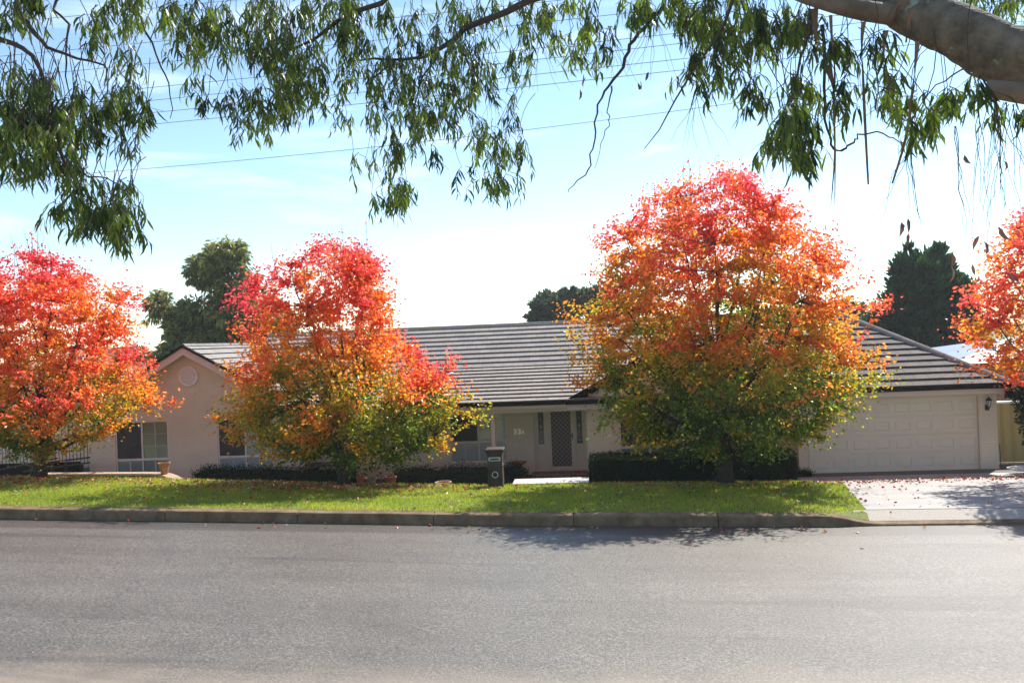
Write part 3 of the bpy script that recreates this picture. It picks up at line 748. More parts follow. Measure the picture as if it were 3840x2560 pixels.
# roof
def roof_tiles(mb, O, ex, eu, smax, span, gauge=.32, tw=.33, col=(.30, .272, .245), seed=0, th=.053):
    """O eave origin, ex along the eave, eu up the slope; span(s) -> (xmin, xmax)"""
    O, ex, eu = Vector(O), Vector(ex).normalized(), Vector(eu).normalized(); nn = ex.cross(eu).normalized()
    if nn.z < 0: nn = -nn
    r = random.Random(seed); k = 0; s = 0.0
    while s < smax-.02:
        s1 = min(s+gauge, smax); xa, xb = span((s+s1)/2)
        x = xa - (r.random()*.02 + (tw/2 if k % 2 else 0)) 
        while x < xb:
            l, q = max(x+.0025, xa), min(x+tw-.0025, xb)
            if q-l > .02:
                h = th + r.uniform(-.002, .002); g_ = r.uniform(.9, 1.08); js = r.uniform(-.003, .003)
                A = O+ex*l+eu*(s-.035+js)+nn*h; B = O+ex*q+eu*(s-.035+js)+nn*h; C = O+ex*q+eu*(s1+.01)+nn*.004; D_ = O+ex*l+eu*(s1+.01)+nn*.004
                n1 = nn*.014; A1, B1 = A-n1, B-n1; bk = eu*.035
                mb.quad(A, B, C, D_); mb.quad(A1, B1, B, A); mb.quad(A1+bk, B1+bk, B1, A1)
                mb.quad(A1+bk-nn*h, B1+bk-nn*h, B1+bk, A1+bk)
                mb.c += [(*[cc*g_ for cc in col], 1)]*16
            x += tw
        s = s1; k += 1
    # solid underlay
    xa, xb = span(0); xc, xd = span(smax)
    mb.quad(O+ex*xa-nn*.012, O+ex*xb-nn*.012, O+ex*xd+eu*smax-nn*.012, O+ex*xc+eu*smax-nn*.012); mb.c += [(.03, .03, .03, 1)]*4
roof = MB(); roof.c = []
def dirv(dy, dz, dx=0): return Vector((dx, dy, dz)).normalized()
EX = Vector((1, 0, 0))
# broken-back front slope: shallow porch part, then steeper main part to the ridge
E0 = Vector((0, 23.02, 2.30)); B0 = Vector((0, 26.1, 3.20)); R0 = Vector((0, 28.75, 4.58))
roof_tiles(roof, E0, EX, B0-E0, (B0-E0).length, lambda s: (-9.0, 5.0), seed=1)
roof_tiles(roof, B0+Vector((0, 0, .0)), EX, R0-B0, (R0-B0).length, lambda s: (-11.5, 7.6), seed=2)
# back slope
roof_tiles(roof, (0, 34.4, 2.3), -EX, R0-Vector((0, 34.4, 2.3)), (R0-Vector((0, 34.4, 2.3))).length, lambda s: (-7.6, 11.5), seed=3)
# left gable wing
GR, GZ = -11.9, 4.27
for sgn in (1, -1):
    e = Vector((GR+sgn*3.55, 23.62, 2.26)); up_ = Vector((GR, 23.62, GZ)) - e
    if sgn > 0: roof_tiles(roof, e, (0, 1, 0), up_, up_.length, lambda s: (0, 3.2+1.9*s/up_.length) , seed=4, col=(.30, .275, .25))
    else: roof_tiles(roof, e, (0, 1, 0), up_, up_.length, lambda s: (0, 10.5), seed=5)
# right block gable
RR, RZ = 2.55, 3.92
for sgn in (1, -1):
    e = Vector((RR+sgn*3.12, 23.05, 2.27)); up_ = Vector((RR, 23.05, RZ)) - e
    roof_tiles(roof, e, (0, 1, 0), up_, up_.length, lambda s: (0, .5+4.6*s/up_.length), seed=6)
# garage hip
HX, HY, HZ = 10.62, 21.82, 2.44; sl_ = .535; dtop = 4.0; HK = .83
up_ = Vector((0, dtop, dtop*sl_))
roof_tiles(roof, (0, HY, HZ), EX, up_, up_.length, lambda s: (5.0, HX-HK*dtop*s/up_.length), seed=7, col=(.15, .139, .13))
up2 = Vector((-HK*dtop, 0, dtop*sl_))
roof_tiles(roof, (HX, HY, HZ), (0, 1, 0), up2, up2.length, lambda s: (dtop*s/up2.length, 8.5), seed=8)
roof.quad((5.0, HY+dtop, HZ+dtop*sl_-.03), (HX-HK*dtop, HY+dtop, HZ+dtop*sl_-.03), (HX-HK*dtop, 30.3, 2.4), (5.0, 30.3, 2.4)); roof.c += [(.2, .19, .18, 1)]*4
rf = obj('roof', roof, MAT['tile'], house)
# ridge and hip capping
def capping(a, b, seg=.42, r0=.075, dark=1.0):
    cap = MB(); cap.c = []
    a, b = Vector(a), Vector(b); t = (b-a); t0_ = t.length; n_ = max(1, int(t.length/seg)); t.normalize(); side = t.cross(UP).normalized(); up = side.cross(t)
    rr = random.Random(int(a.x*10))
    for i in range(n_):
        p0 = a.lerp(b, i/n_); p1 = a.lerp(b, (i+1)/n_-.012/t0_); g_ = rr.uniform(.9, 1.1)*dark
        prof_ = [(-1.25, -.35), (-.8, .25), (-.25, .6), (.25, .6), (.8, .25), (1.25, -.35)]
        k0 = len(cap.v)
        for p, q in ((p0, 1.02), (p1, 1.0)):
            for u, h in prof_: cap.v.append(tuple(p+side*u*r0*q+up*h*r0*q))
        for k in range(5): cap.f.append((k0+k, k0+k+1, k0+k+7, k0+k+6))
        cap.f.append(tuple(k0+k for k in range(6))); cap.f.append(tuple(k0+6+k for k in reversed(range(6))))
        cap.c += [(.235*g_, .218*g_, .205*g_, 1)]*12
    obj('ridge_capping', cap, MAT['tile'], rf)
capping((-11.3, 28.75, 4.60), (7.6, 28.75, 4.60))
capping((GR, 23.6, 4.29), (GR, 28.4, 4.29))
capping((RR, 23.0, 3.94), (RR, 27.0, 3.94))
capping((HX, HY, HZ+.04), (HX-HK*dtop, HY+dtop, HZ+dtop*sl_+.05), r0=.1)
capping((HX-HK*dtop, HY+dtop, HZ+dtop*sl_+.05), (5, HY+dtop, HZ+dtop*sl_+.05))
# barge boards and verge tiles
def rake(mb, x0, z0, x1, z1, y0, y1, h, off=0):
    dz = h
    for (ya, yb) in ((y0, y1),):
        n0 = len(mb.v)
        mb.v += [(x0, ya, z0-dz+off), (x1, ya, z1-dz+off), (x1, ya, z1+off), (x0, ya, z0+off), (x0, yb, z0-dz+off), (x1, yb, z1-dz+off), (x1, yb, z1+off), (x0, yb, z0+off)]
        mb.f += [(n0, n0+1, n0+2, n0+3), (n0+7, n0+6, n0+5, n0+4), (n0+3, n0+2, n0+6, n0+7), (n0+1, n0, n0+4, n0+5), (n0+1, n0+5, n0+6, n0+2), (n0, n0+3, n0+7, n0+4)]
bb = MB(); vb = MB()
for sgn in (1, -1):
    rake(bb, GR+sgn*3.55, 2.22, GR, GZ-.04, 23.62, 23.66, .23); rake(vb, GR+sgn*3.6, 2.28, GR, GZ+.03, 23.57, 23.70, .075)
obj('barge_board', bb, MAT['fascia'], house); obj('verge_tiles', vb, MAT['gutter'], rf)
# soffit of the gable overhang
mb = MB()
for sgn in (1, -1): mb.quad((GR+sgn*3.5, 23.66, 2.05), (GR, 23.66, GZ-.25), (GR, 24.0, GZ-.25), (GR+sgn*3.5, 24.0, 2.05))
obj('soffit', mb, MAT['trim'], house)
bb = MB(); vb = MB()
for sgn in (1, -1): rake(bb, RR+sgn*3.1, 2.24, RR, RZ-.02, 23.07, 23.11, .16); rake(vb, RR+sgn*3.16, 2.30, RR, RZ+.05, 23.03, 23.16, .07)
obj('barge_board', bb, MAT['gutter'], house)
obj('verge_tiles', vb, MAT['tile'], rf)
mb = MB().poly([(-.5, 23.2, 2.24), (5.6, 23.2, 2.24), (RR, 23.2, RZ-.05)])
obj('gable_infill', mb, MAT['fascia'], house)
def gutter(x0, x1, y, z, name='gutter'):
    m_ = MB(); pr = [(0, 0), (-.10, 0), (-.12, .02), (-.125, .095), (-.115, .11), (-.10, .10), (0, .08)]
    for x in (x0, x1):
        for py_, pz in pr: m_.v.append((x, y+py_, z+pz))
    for k in range(6): m_.f.append((k, k+1, k+8, k+7))
    m_.f.append(tuple(reversed(range(7)))); m_.f.append(tuple(range(7, 14)))
    return obj(name, m_, MAT['gutter'], house)
gutter(-8.3, -.62, 23.08, 2.195); gutter(-.6, 5.2, 23.03, 2.185); gutter(5.1, HX+.05, HY+.02, HZ-.115)
obj('fascia', MB().box(-8.3, -.04, 23.085, 23.12, 2.10, 2.24), MAT['fascia'], house)
obj('fascia', MB().box(-.55, 5.2, 23.04, 23.09, 2.03, 2.25).box(-.55, 5.2, 23.09, 23.5, 2.05, 2.07), MAT['fascia'], house)
obj('fascia', MB().box(5.1, HX, HY+.025, HY+.06, HZ-.25, HZ-.02).box(5.1, HX, HY+.06, FY, HZ-.25, HZ-.23), MAT['fascia'], house)
mb = MB().quad((HX+.01, HY, HZ-.25), (HX+.01, 30, HZ-.25), (HX+.01, 30, HZ), (HX+.01, HY, HZ)).quad((10.5, FY, HZ-.24), (HX, FY, HZ-.24), (HX, 30, HZ-.24), (10.5, 30, HZ-.24))
obj('side_fascia', mb, MAT['fascia'], house)
obj('porch_ceiling', MB().quad((-8.6, 23.1, 2.21), (-.03, 23.1, 2.21), (-.03, 25, 2.21), (-8.6, 25, 2.21)), MAT['white'], house)
# round gable vent
vc = (-11.93, GY-.0, 3.35)
vt = MB().lathe(vc, [(.27, .0), (.30, -.02), (.30, -.06), (.255, -.06), (.25, -.03), (.25, 0)], 40, 'y')
v_ = obj('gable_vent', vt, MAT['vent'], house, smooth=False)
ls = MB()
for k in range(8):
    z = -.21+.06*k; hw = math.sqrt(max(0, .25**2-z*z))
    ls.obox((vc[0], vc[1]-.03, vc[2]+z), Vector((hw, 0, 0)), Vector((0, .02, .018)), Vector((0, -.004, .005)))
ls.lathe((vc[0], vc[1], vc[2]), [(.25, -.008), (0.001, -.008)], 32, 'y')
obj('louvre', ls, MAT['vent'], v_)
# garage door
a, b, c, d = GD; y = FY+.07
gd = MB(); rows, cols = 4, 8; rh = (d-c)/rows; cw = (b-a)/cols
for i in range(rows):
    z0, z1 = c+i*rh+.005, c+(i+1)*rh-.005
    holes = []
    for j in range(cols): holes.append((a+j*cw+.075, a+(j+1)*cw-.075, z0+.11, z1-.11))
    wall_face(gd, y, a, b, z0, z1, holes, .014)
    for h in holes:
        m0, m1, n0_, n1_ = h[0]+.03, h[1]-.03, h[2]+.03, h[3]-.03
        yb, yf = y+.014, y+.001
        gd.quad((m0, yf, n0_), (m1, yf, n0_), (m1, yf, n1_), (m0, yf, n1_))
        gd.quad((h[0], yb, h[2]), (h[1], yb, h[2]), (m1, yf, n0_), (m0, yf, n0_)); gd.quad((m0, yf, n1_), (m1, yf, n1_), (h[1], yb, h[3]), (h[0], yb, h[3]))
        gd.quad((h[0], yb, h[2]), (m0, yf, n0_), (m0, yf, n1_), (h[0], yb, h[3])); gd.quad((m1, yf, n0_), (h[1], yb, h[2]), (h[1], yb, h[3]), (m1, yf, n1_))
gd.quad((a, y+.03, c), (b, y+.03, c), (b, y+.03, d), (a, y+.03, d))
obj('garage_door', gd, MAT['gdoor'], house)
obj('garage_trim', MB().box(a-.04, a+.004, FY-.012, FY+.065, c, d-.004).box(b-.004, b+.04, FY-.012, FY+.065, c, d-.004).box(a-.04, b+.04, FY-.014, FY+.065, d-.004, d+.045), MAT['trim'], house)
# garage apron in the shade
# wall lantern
lx, lz, ly = 10.27, 1.93, FY
lt = thing('wall_lantern', 'black coach lantern on the wall right of the garage door', 'lantern', (lx, ly, lz))
obj('bracket', MB().box(lx-.045, lx+.045, ly-.03, ly, lz-.2, lz-.06).tube([(lx, ly-.03, lz-.16), (lx, ly-.09, lz-.2), (lx, ly-.13, lz-.13)], .012, 6), MAT['black'], lt)
obj('lamp_glass', MB().lathe((lx, ly-.13, lz), [(.03, -.1), (.055, .06)], 6), MAT['lampglass'], lt)
cg = MB().lathe((lx, ly-.13, lz), [(.001, .17), (.02, .14), (.085, .07), (.075, .055), (.001, .055)], 6).lathe((lx, ly-.13, lz), [(.001, -.14), (.03, -.12), (.036, -.1), (.001, -.1)], 6)
for k in range(6):
    an = math.pi*2*k/6; cg.tube([(lx+.033*math.cos(an), ly-.13+.033*math.sin(an), lz-.1), (lx+.059*math.cos(an), ly-.13+.059*math.sin(an), lz+.06)], .007, 4)
obj('cage', cg, MAT['black'], lt)
# house number
hn = thing('house_number', 'cream house number 33A on the porch wall left of the screen door', 'house number', (-2.11, PY, 1.26))
def text(ch, x, z, size):
    cu = bpy.data.curves.new('t', 'FONT'); cu.body = ch; cu.size = size; cu.extrude = .006; cu.offset = .004; cu.align_x = 'CENTER'
    to = bpy.data.objects.new('t', cu); COL.objects.link(to)
    dg = bpy.context.evaluated_depsgraph_get(); me = bpy.data.meshes.new_from_object(to.evaluated_get(dg))
    bpy.data.objects.remove(to)
    Mx = Matrix.Translation((x, PY-.012, z)) @ Matrix.Rotation(R(90), 4, 'X')
    me.transform(Mx); me.materials.clear(); me.materials.append(MAT['digit'])
    o = bpy.data.objects.new('character', me); COL.objects.link(o); o.parent = hn; o.matrix_parent_inverse = world(hn).inverted()
text('3', -2.20, 1.19, .23); text('3', -2.075, 1.19, .23); text('A', -1.965, 1.19, .15)

# ------------------------------------------------------------------ letterbox
bx, by = -2.19, 19.25; bz = zverge(bx, by)-.03
lb = thing('letterbox', 'brown masonry pillar letterbox on the lawn edge beside the path', 'letterbox', (bx, by, bz))
def ring_prof(mb, prof_):
    n0 = len(mb.v)
    for hx, hy, z in prof_:
        for sx, sy in ((-1, -1), (1, -1), (1, 1), (-1, 1)): mb.v.append((bx+sx*hx, by+sy*hy, bz+z))
    for i in range(len(prof_)-1):
        for k in range(4): mb.f.append((n0+i*4+k, n0+i*4+(k+1) % 4, n0+(i+1)*4+(k+1) % 4, n0+(i+1)*4+k))
    mb.f.append(tuple(n0+k for k in (3, 2, 1, 0))); e = n0+4*(len(prof_)-1); mb.f.append((e, e+1, e+2, e+3))
    return mb
obj('pillar', ring_prof(MB(), [(.172, .172, 0), (.172, .172, .52), (.188, .188, .53), (.188, .188, .56), (.174, .174, .575), (.174, .174, .79), (.184, .184, .83), (.208, .208, .88), (.213, .213, .895)]), MAT['box'], lb, bevel=.006)
obj('cap', ring_prof(MB(), [(.215, .215, .896), (.225, .225, .91), (.222, .222, .93), (.19, .19, .95)]), MAT['box'], lb, bevel=.008)
pl = obj('slot_plate', MB().box(bx-.14, bx+.14, by-.182, by-.172, bz+.665, bz+.755), MAT['plate'], lb)
obj('mail_slot', MB().box(bx-.1, bx+.1, by-.186, by-.1822, bz+.69, bz+.725), MAT['dark'], pl)
tb = obj('paper_tube', MB().lathe((bx, by-.171, bz+.35), [(.075, .0), (.075, -.03), (.055, -.03), (.055, .12)], 28, 'y'), MAT['plate'], lb, smooth=False)
obj('tube_hollow', MB().lathe((bx, by-.171, bz+.35), [(.054, -.004), (.001, -.004)], 28, 'y'), MAT['dark'], tb)

# ------------------------------------------------------------------ garden path
mb = MB(); p = [(-1.86, 19.42), (-.03, 19.55)]
mb.box(-1.83, -.03, 19.44, 20.15, .2, .635)
o = struct('path_slab', mb, MAT['path'])
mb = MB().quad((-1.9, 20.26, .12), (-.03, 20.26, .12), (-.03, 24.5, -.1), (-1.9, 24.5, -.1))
struct('garden_path', mb, MAT['darkpath'])  # the house shade over this path is put into its dark colour

# ------------------------------------------------------------------ hedges and shrubs
def leaf_box(name, label, cat, x0, x1, y0, y1, z0, ztop, n, seed, size=(.03, .05), col=((.010, .022, .008), (.032, .06, .015)), rough=.06, group=None, spike=0.0):
    """ztop(x): top height; leaves spread through a shell of the volume"""
    t = thing(name, label, cat, ((x0+x1)/2, (y0+y1)/2, z0), group)
    ns = np.random.RandomState(seed); P = []; D = []
    for k in range(n):
        f = ns.rand(); x = ns.uniform(x0, x1); zt = ztop(x)
        if f < .42: y = y0 + abs(ns.normal(0, .05)); z = ns.uniform(z0, zt); d = (ns.normal(0, 1), -.45, ns.normal(.3, .9))
        elif f < .78: y = ns.uniform(y0, y1); z = zt - abs(ns.normal(0, .06)); d = (ns.normal(0, .6), ns.normal(0, .6), 1)
        elif f < .9: x = (x0 if ns.rand() < .5 else x1); zt = ztop(x); y = ns.uniform(y0, y1); z = ns.uniform(z0, zt); d = ((-1 if x == x0 else 1), ns.normal(0, .5), ns.normal(.4, .5))
        else: y = y1; z = ns.uniform(z0, zt); d = (ns.normal(0, .6), 1, .4)
        b_ = .5+.5*noise.noise(Vector((x*2.2, y*2.2, z*2.2+seed)))
        o_ = rough*2*(b_-.5)
        P.append((x+ns.normal(0, rough*.35), y+ns.normal(0, rough*.35)-o_, z+ns.normal(0, rough*.35)+o_*.6 + (abs(ns.normal(0, spike)) if f < .78 and f >= .42 else 0))); D.append(d)
    P = np.array(P); D = np.array(D); D += ns.normal(0, .35, D.shape)
    c = np.array(col[0])+(np.array(col[1])-np.array(col[0]))*np.clip(ns.beta(2, 2.5, n), 0, 1)[:, None]
    broad_leaves('foliage', P, D, ns.uniform(size[0], size[1], n), np.concatenate([c, np.ones((n, 1))], 1), MAT['hedge'], t, wr=.5, seed=seed)
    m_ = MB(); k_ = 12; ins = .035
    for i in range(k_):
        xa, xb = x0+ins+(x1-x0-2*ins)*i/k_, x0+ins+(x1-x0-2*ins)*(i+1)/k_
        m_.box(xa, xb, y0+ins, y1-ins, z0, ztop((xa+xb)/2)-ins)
    obj('dark_core', m_, MAT['core'], t)  # solid filler boxes; their near-black colour stands for the shade among the leaves
    return t
leaf_box('hedge', 'clipped dark green hedge between the front path and the garage', 'hedge', .05, 4.95, 20.35, 21.3, .05, lambda x: 1.02+.0*x+.05*noise.noise(Vector((x, 0, 0))), 30000, 61, (.035, .06), spike=.015)
leaf_box('shrub_row', 'low feathery dark shrubs under the gable windows', 'shrub', -11.0, -6.6, 22.1, 23.1, -.1, lambda x: .68-.035*(x+10.4)+.06*noise.noise(Vector((x*1.6, 4, 0))), 12000, 62, (.03, .06), ((.012, .024, .010), (.035, .06, .02)), .12, spike=.06)
leaf_box('shrub_row', 'dark leafy shrubs by the porch, left of the letterbox', 'shrub', -5.3, -2.5, 21.9, 22.9, -.1, lambda x: .57+.11*noise.noise(Vector((x*1.8, 8, 0))), 8000, 63, (.03, .055), ((.012, .024, .010), (.035, .06, .02)), .14, spike=.04)
leaf_box('shrub_row', 'small rounded shrubs between letterbox and front path', 'shrub', -2.5, -1.72, 21.9, 22.8, -.1, lambda x: .56-.5*max(0, x+2.0)+.07*noise.noise(Vector((x*2.2, 8, 0))), 3200, 64, (.03, .055), ((.012, .024, .010), (.035, .06, .02)), .12, spike=.04)
leaf_box('shrub_row', 'sparse low plants behind the brown coping near the terracotta pot', 'shrub', -14.9, -11.2, 21.6, 22.2, .1, lambda x: .50+.14*noise.noise(Vector((x*2.3, 2, 0))), 2600, 65, (.03, .06), ((.022, .045, .016), (.06, .11, .035)), .12, spike=.08)
leaf_box('shrub', 'small dark bush at the left corner of the garage door', 'shrub', 5.15, 5.62, 21.4, 21.9, .02, lambda x: .42+.05*noise.noise(Vector((x*3, 2, 0))), 900, 66)

# ------------------------------------------------------------------ generic background tree
def clump_tree(name, label, base, lobes, n, size, cols, seed, droop=.3, mat='ever', lance=False, trunk_r=.3, group=None, upw=0.0, limb=True, sats=5, cr=(.26, .5)):
    base = Vector(base); t = thing(name, label, 'tree', base, group); r = random.Random(seed); ns = np.random.RandomState(seed)
    sat = []
    for c_, rr in lobes:
        for k in range(sats):
            d = ns.normal(0, 1, 3); d /= np.linalg.norm(d); f = ns.uniform(.28, .5)
            sat.append((tuple(np.array(c_)+d*np.array(rr)*ns.uniform(.75, 1.05)), tuple(np.array(rr)*f)))
    main_lobes = lobes; lobes = list(lobes) + sat
    tm = MB(); top = max(lobes, key=lambda l: l[0][2])[0]
    ax = [base, Vector((base.x*.6+top[0]*.4, base.y, base.z*.4+top[2]*.6-0)), Vector(top)]
    tp = bez(ax[0], Vector((base.x, base.y, (base.z+top[2])/2)), ax[2], 8); tm.tube(tp, [trunk_r*(1-.8*i/7) for i in range(8)], 8)
    if limb:
        for c_, rr in main_lobes:
            c_ = Vector(c_); i = min(range(8), key=lambda k: (tp[k]-c_).length + max(0, tp[k].z-c_.z+.5)*1.5)
            tm.tube(bez(tp[i], (tp[i]+c_)/2-Vector((0, 0, .2)), c_, 6), [trunk_r*.35*(1-.7*k/5) for k in range(6)], 6)
    obj('trunk', tm, MAT['bgbark'], t, smooth=True)
    vol = np.array([l[1][0]*l[1][1]+l[1][0]*l[1][2] for l in lobes]); vol /= vol.sum()
    P, D, C = [], [], []
    # sub-clumps inside the lobes
    cl = []
    for k in range(max(60, n//45)):
        li = ns.choice(len(lobes), p=vol); c_, rr = lobes[li]
        d = ns.normal(0, 1, 3); d /= np.linalg.norm(d); q = ns.rand()**.35*ns.uniform(.9, 1.18)
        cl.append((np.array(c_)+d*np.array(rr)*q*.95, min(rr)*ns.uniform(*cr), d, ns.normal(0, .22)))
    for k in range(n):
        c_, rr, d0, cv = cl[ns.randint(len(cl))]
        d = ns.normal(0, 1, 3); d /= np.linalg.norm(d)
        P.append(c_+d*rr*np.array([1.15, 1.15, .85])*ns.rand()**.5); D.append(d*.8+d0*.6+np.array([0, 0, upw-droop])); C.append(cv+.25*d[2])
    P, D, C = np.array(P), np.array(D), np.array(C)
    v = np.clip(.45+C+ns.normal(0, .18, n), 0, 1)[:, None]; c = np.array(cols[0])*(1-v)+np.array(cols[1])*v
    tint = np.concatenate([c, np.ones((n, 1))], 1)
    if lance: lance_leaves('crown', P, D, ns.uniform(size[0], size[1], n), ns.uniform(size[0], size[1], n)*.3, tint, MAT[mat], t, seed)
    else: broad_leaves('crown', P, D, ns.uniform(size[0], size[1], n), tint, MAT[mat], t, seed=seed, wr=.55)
    return t
def lob(px, py, D, rx, rz, ry=None):
    p = atD(px, py, D); k = D*1.633/F; return (tuple(p), (rx*k, (ry or (rx+rz)/2)*k, rz*k))
D_ = 42
L_ = [lob(515, 595, D_, 58, 42), lob(475, 625, D_, 34, 40), lob(555, 650, D_, 45, 40), lob(375, 705, D_, 36, 32), lob(455, 720, D_, 50, 30), lob(530, 710, D_, 60, 48), lob(440, 768, D_, 50, 42), lob(520, 785, D_, 70, 50), lob(390, 815, D_, 40, 35), lob(600, 740, D_, 55, 60)]
b_ = atD(520, 1020, D_)
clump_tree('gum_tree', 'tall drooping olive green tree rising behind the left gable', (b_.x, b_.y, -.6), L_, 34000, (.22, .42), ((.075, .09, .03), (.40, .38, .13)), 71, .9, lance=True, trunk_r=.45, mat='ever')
D_ = 62
L_ = [lob(1262, 700, D_, 38, 28), lob(1236, 728, D_, 24, 14), lob(1300, 712, D_, 30, 26), lob(1318, 690, D_, 24, 20), lob(1352, 700, D_, 32, 30), lob(1385, 690, D_, 34, 26), lob(1290, 690, D_, 22, 18), lob(1235, 748, D_, 26, 12), lob(1420, 700, D_, 34, 30)]
b_ = atD(1325, 900, D_)
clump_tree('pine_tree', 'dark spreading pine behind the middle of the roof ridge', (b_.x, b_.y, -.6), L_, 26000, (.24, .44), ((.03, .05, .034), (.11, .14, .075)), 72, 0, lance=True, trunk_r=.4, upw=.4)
D_ = 40
L_ = []
for px, top in ((2088, 572), (2145, 566)):
    for k in range(7):
        f = (k+.5)/7; L_.append(lob(px+(k*3 if px > 2100 else -k*3), top+10+240*f, D_, 15+72*f**.85, 30, 15+60*f**.85))
L_ += [lob(2120, 790, D_, 120, 40), lob(2190, 690, D_, 40, 60), lob(2212, 760, D_, 45, 70), lob(2045, 745, D_, 58, 60), lob(2115, 650, D_, 56, 62), lob(2090, 625, D_, 30, 40), lob(2146, 620, D_, 30, 40)]
b_ = atD(2120, 950, D_)
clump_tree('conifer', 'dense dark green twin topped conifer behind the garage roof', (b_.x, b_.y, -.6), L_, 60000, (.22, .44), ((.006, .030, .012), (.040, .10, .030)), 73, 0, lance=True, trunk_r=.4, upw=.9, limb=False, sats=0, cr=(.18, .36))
D_ = 46
L_ = [lob(325, 830, D_, 32, 32), lob(290, 850, D_, 40, 35), lob(350, 835, D_, 24, 28), lob(240, 850, D_, 40, 30)]
b_ = atD(320, 980, D_)
clump_tree('bushy_tree', 'small grey green tree peeping out left of the gable', (b_.x, b_.y, -.6), L_, 7000, (.14, .26), ((.035, .05, .02), (.12, .13, .05)), 74, .2, trunk_r=.2)
D_ = 55
L_ = [lob(1955, 705, D_, 30, 26), lob(1935, 735, D_, 36, 26), lob(1975, 735, D_, 24, 20)]
b_ = atD(1950, 900, D_)
clump_tree('bushy_tree', 'distant green treetop between the tall pear tree and the conifer', (b_.x, b_.y, -.6), L_, 4500, (.16, .28), ((.025, .045, .02), (.08, .11, .045)), 75, .2, trunk_r=.25)
# dark shrub at the right edge, in front of the steel fence
D_ = 20.5
L_ = [lob(2362, 905, D_, 34, 30), lob(2345, 900, D_, 26, 22), lob(2370, 960, D_, 32, 40), lob(2400, 930, D_, 45, 60), lob(2372, 1010, D_, 22, 40)]
b_ = atD(2395, 1085, D_)
clump_tree('lilly_pilly', 'dark glossy evergreen shrub at the right edge before the steel fence', (b_.x, b_.y, .2), L_, 5200, (.05, .10), ((.008, .018, .008), (.03, .06, .02)), 76, .3, trunk_r=.05, mat='hedge')

# ------------------------------------------------------------------ eucalyptus overhead
gum = thing('eucalyptus', 'big lichen spotted gum tree overhanging the road from the right, leafy branches overhead', 'tree', (5.2, 3.6, 1.6))
gr = random.Random(91); gn = np.random.RandomState(91)
def path3(pts):   # (px, py, depth) survey points to 3-D
    return [atD(*p) for p in pts]
def smooth_path(P, n=4):
    out = []
    for i in range(len(P)-1):
        p0, p1, p2, p3 = P[max(i-1, 0)], P[i], P[i+1], P[min(i+2, len(P)-1)]
        for k in range(n):
            t = k/n
            out.append(.5*((2*p1)+(p2-p0)*t+(2*p0-5*p1+4*p2-p3)*t*t+(3*p1-p0-3*p2+p3)*t**3))
    out.append(P[-1]); return out
def rads(r, n=4):
    out = []
    for i in range(len(r)-1):
        for k in range(n): out.append(r[i]+(r[i+1]-r[i])*k/n)
    out.append(r[-1]); return out
main = path3([(2352, 130, 5.0), (2235, 86, 5.15), (2100, 30, 5.4), (1985, -32, 5.8), (1850, -110, 6.3), (1600, -190, 7.0), (1300, -250, 7.6), (900, -300, 7.8), (450, -300, 7.2)])
main = [Vector((5.25, 3.55, 1.5)), Vector((5.1, 3.7, 3.3)), Vector((4.7, 4.0, 4.7)), Vector((4.0, 4.35, 5.2)), Vector((3.33, 4.78, 5.47))] + main
mr = [.36, .30, .255, .215, .19, .178, .165, .15, .13, .115, .10, .08, .06, .04]
tm = MB().tube(smooth_path(main, 26), rads(mr, 26), 40)
ns_ = [Vector(v) for v in tm.v]
tm.v = [tuple(v + Vector((1, .3, 1))*(.018*noise.noise(v*2.1)+.011*noise.noise(v*7.3)+.005*noise.noise(v*22))) for v in ns_]
trk = obj('trunk', tm, MAT['gumbark'], gum, smooth=True)
sub = path3([(2200, 70, 5.3), (2130, 42, 5.48), (2050, 34, 5.42), (1960, 20, 5.3), (1860, -8, 5.4), (1740, -50, 5.9), (1600, -70, 6.4), (1500, -20, 6.6)])
obj('limb', MB().tube(smooth_path(sub), rads([.04, .06, .07, .062, .056, .048, .04, .03]), 12), MAT['palebark'], gum, smooth=True)
stub = path3([(2420, 222, 4.7), (2330, 212, 4.75), (2264, 203, 4.8)])
obj('stub', MB().tube(stub, [.07, .058, .05], 10), MAT['palebark'], gum, smooth=False)
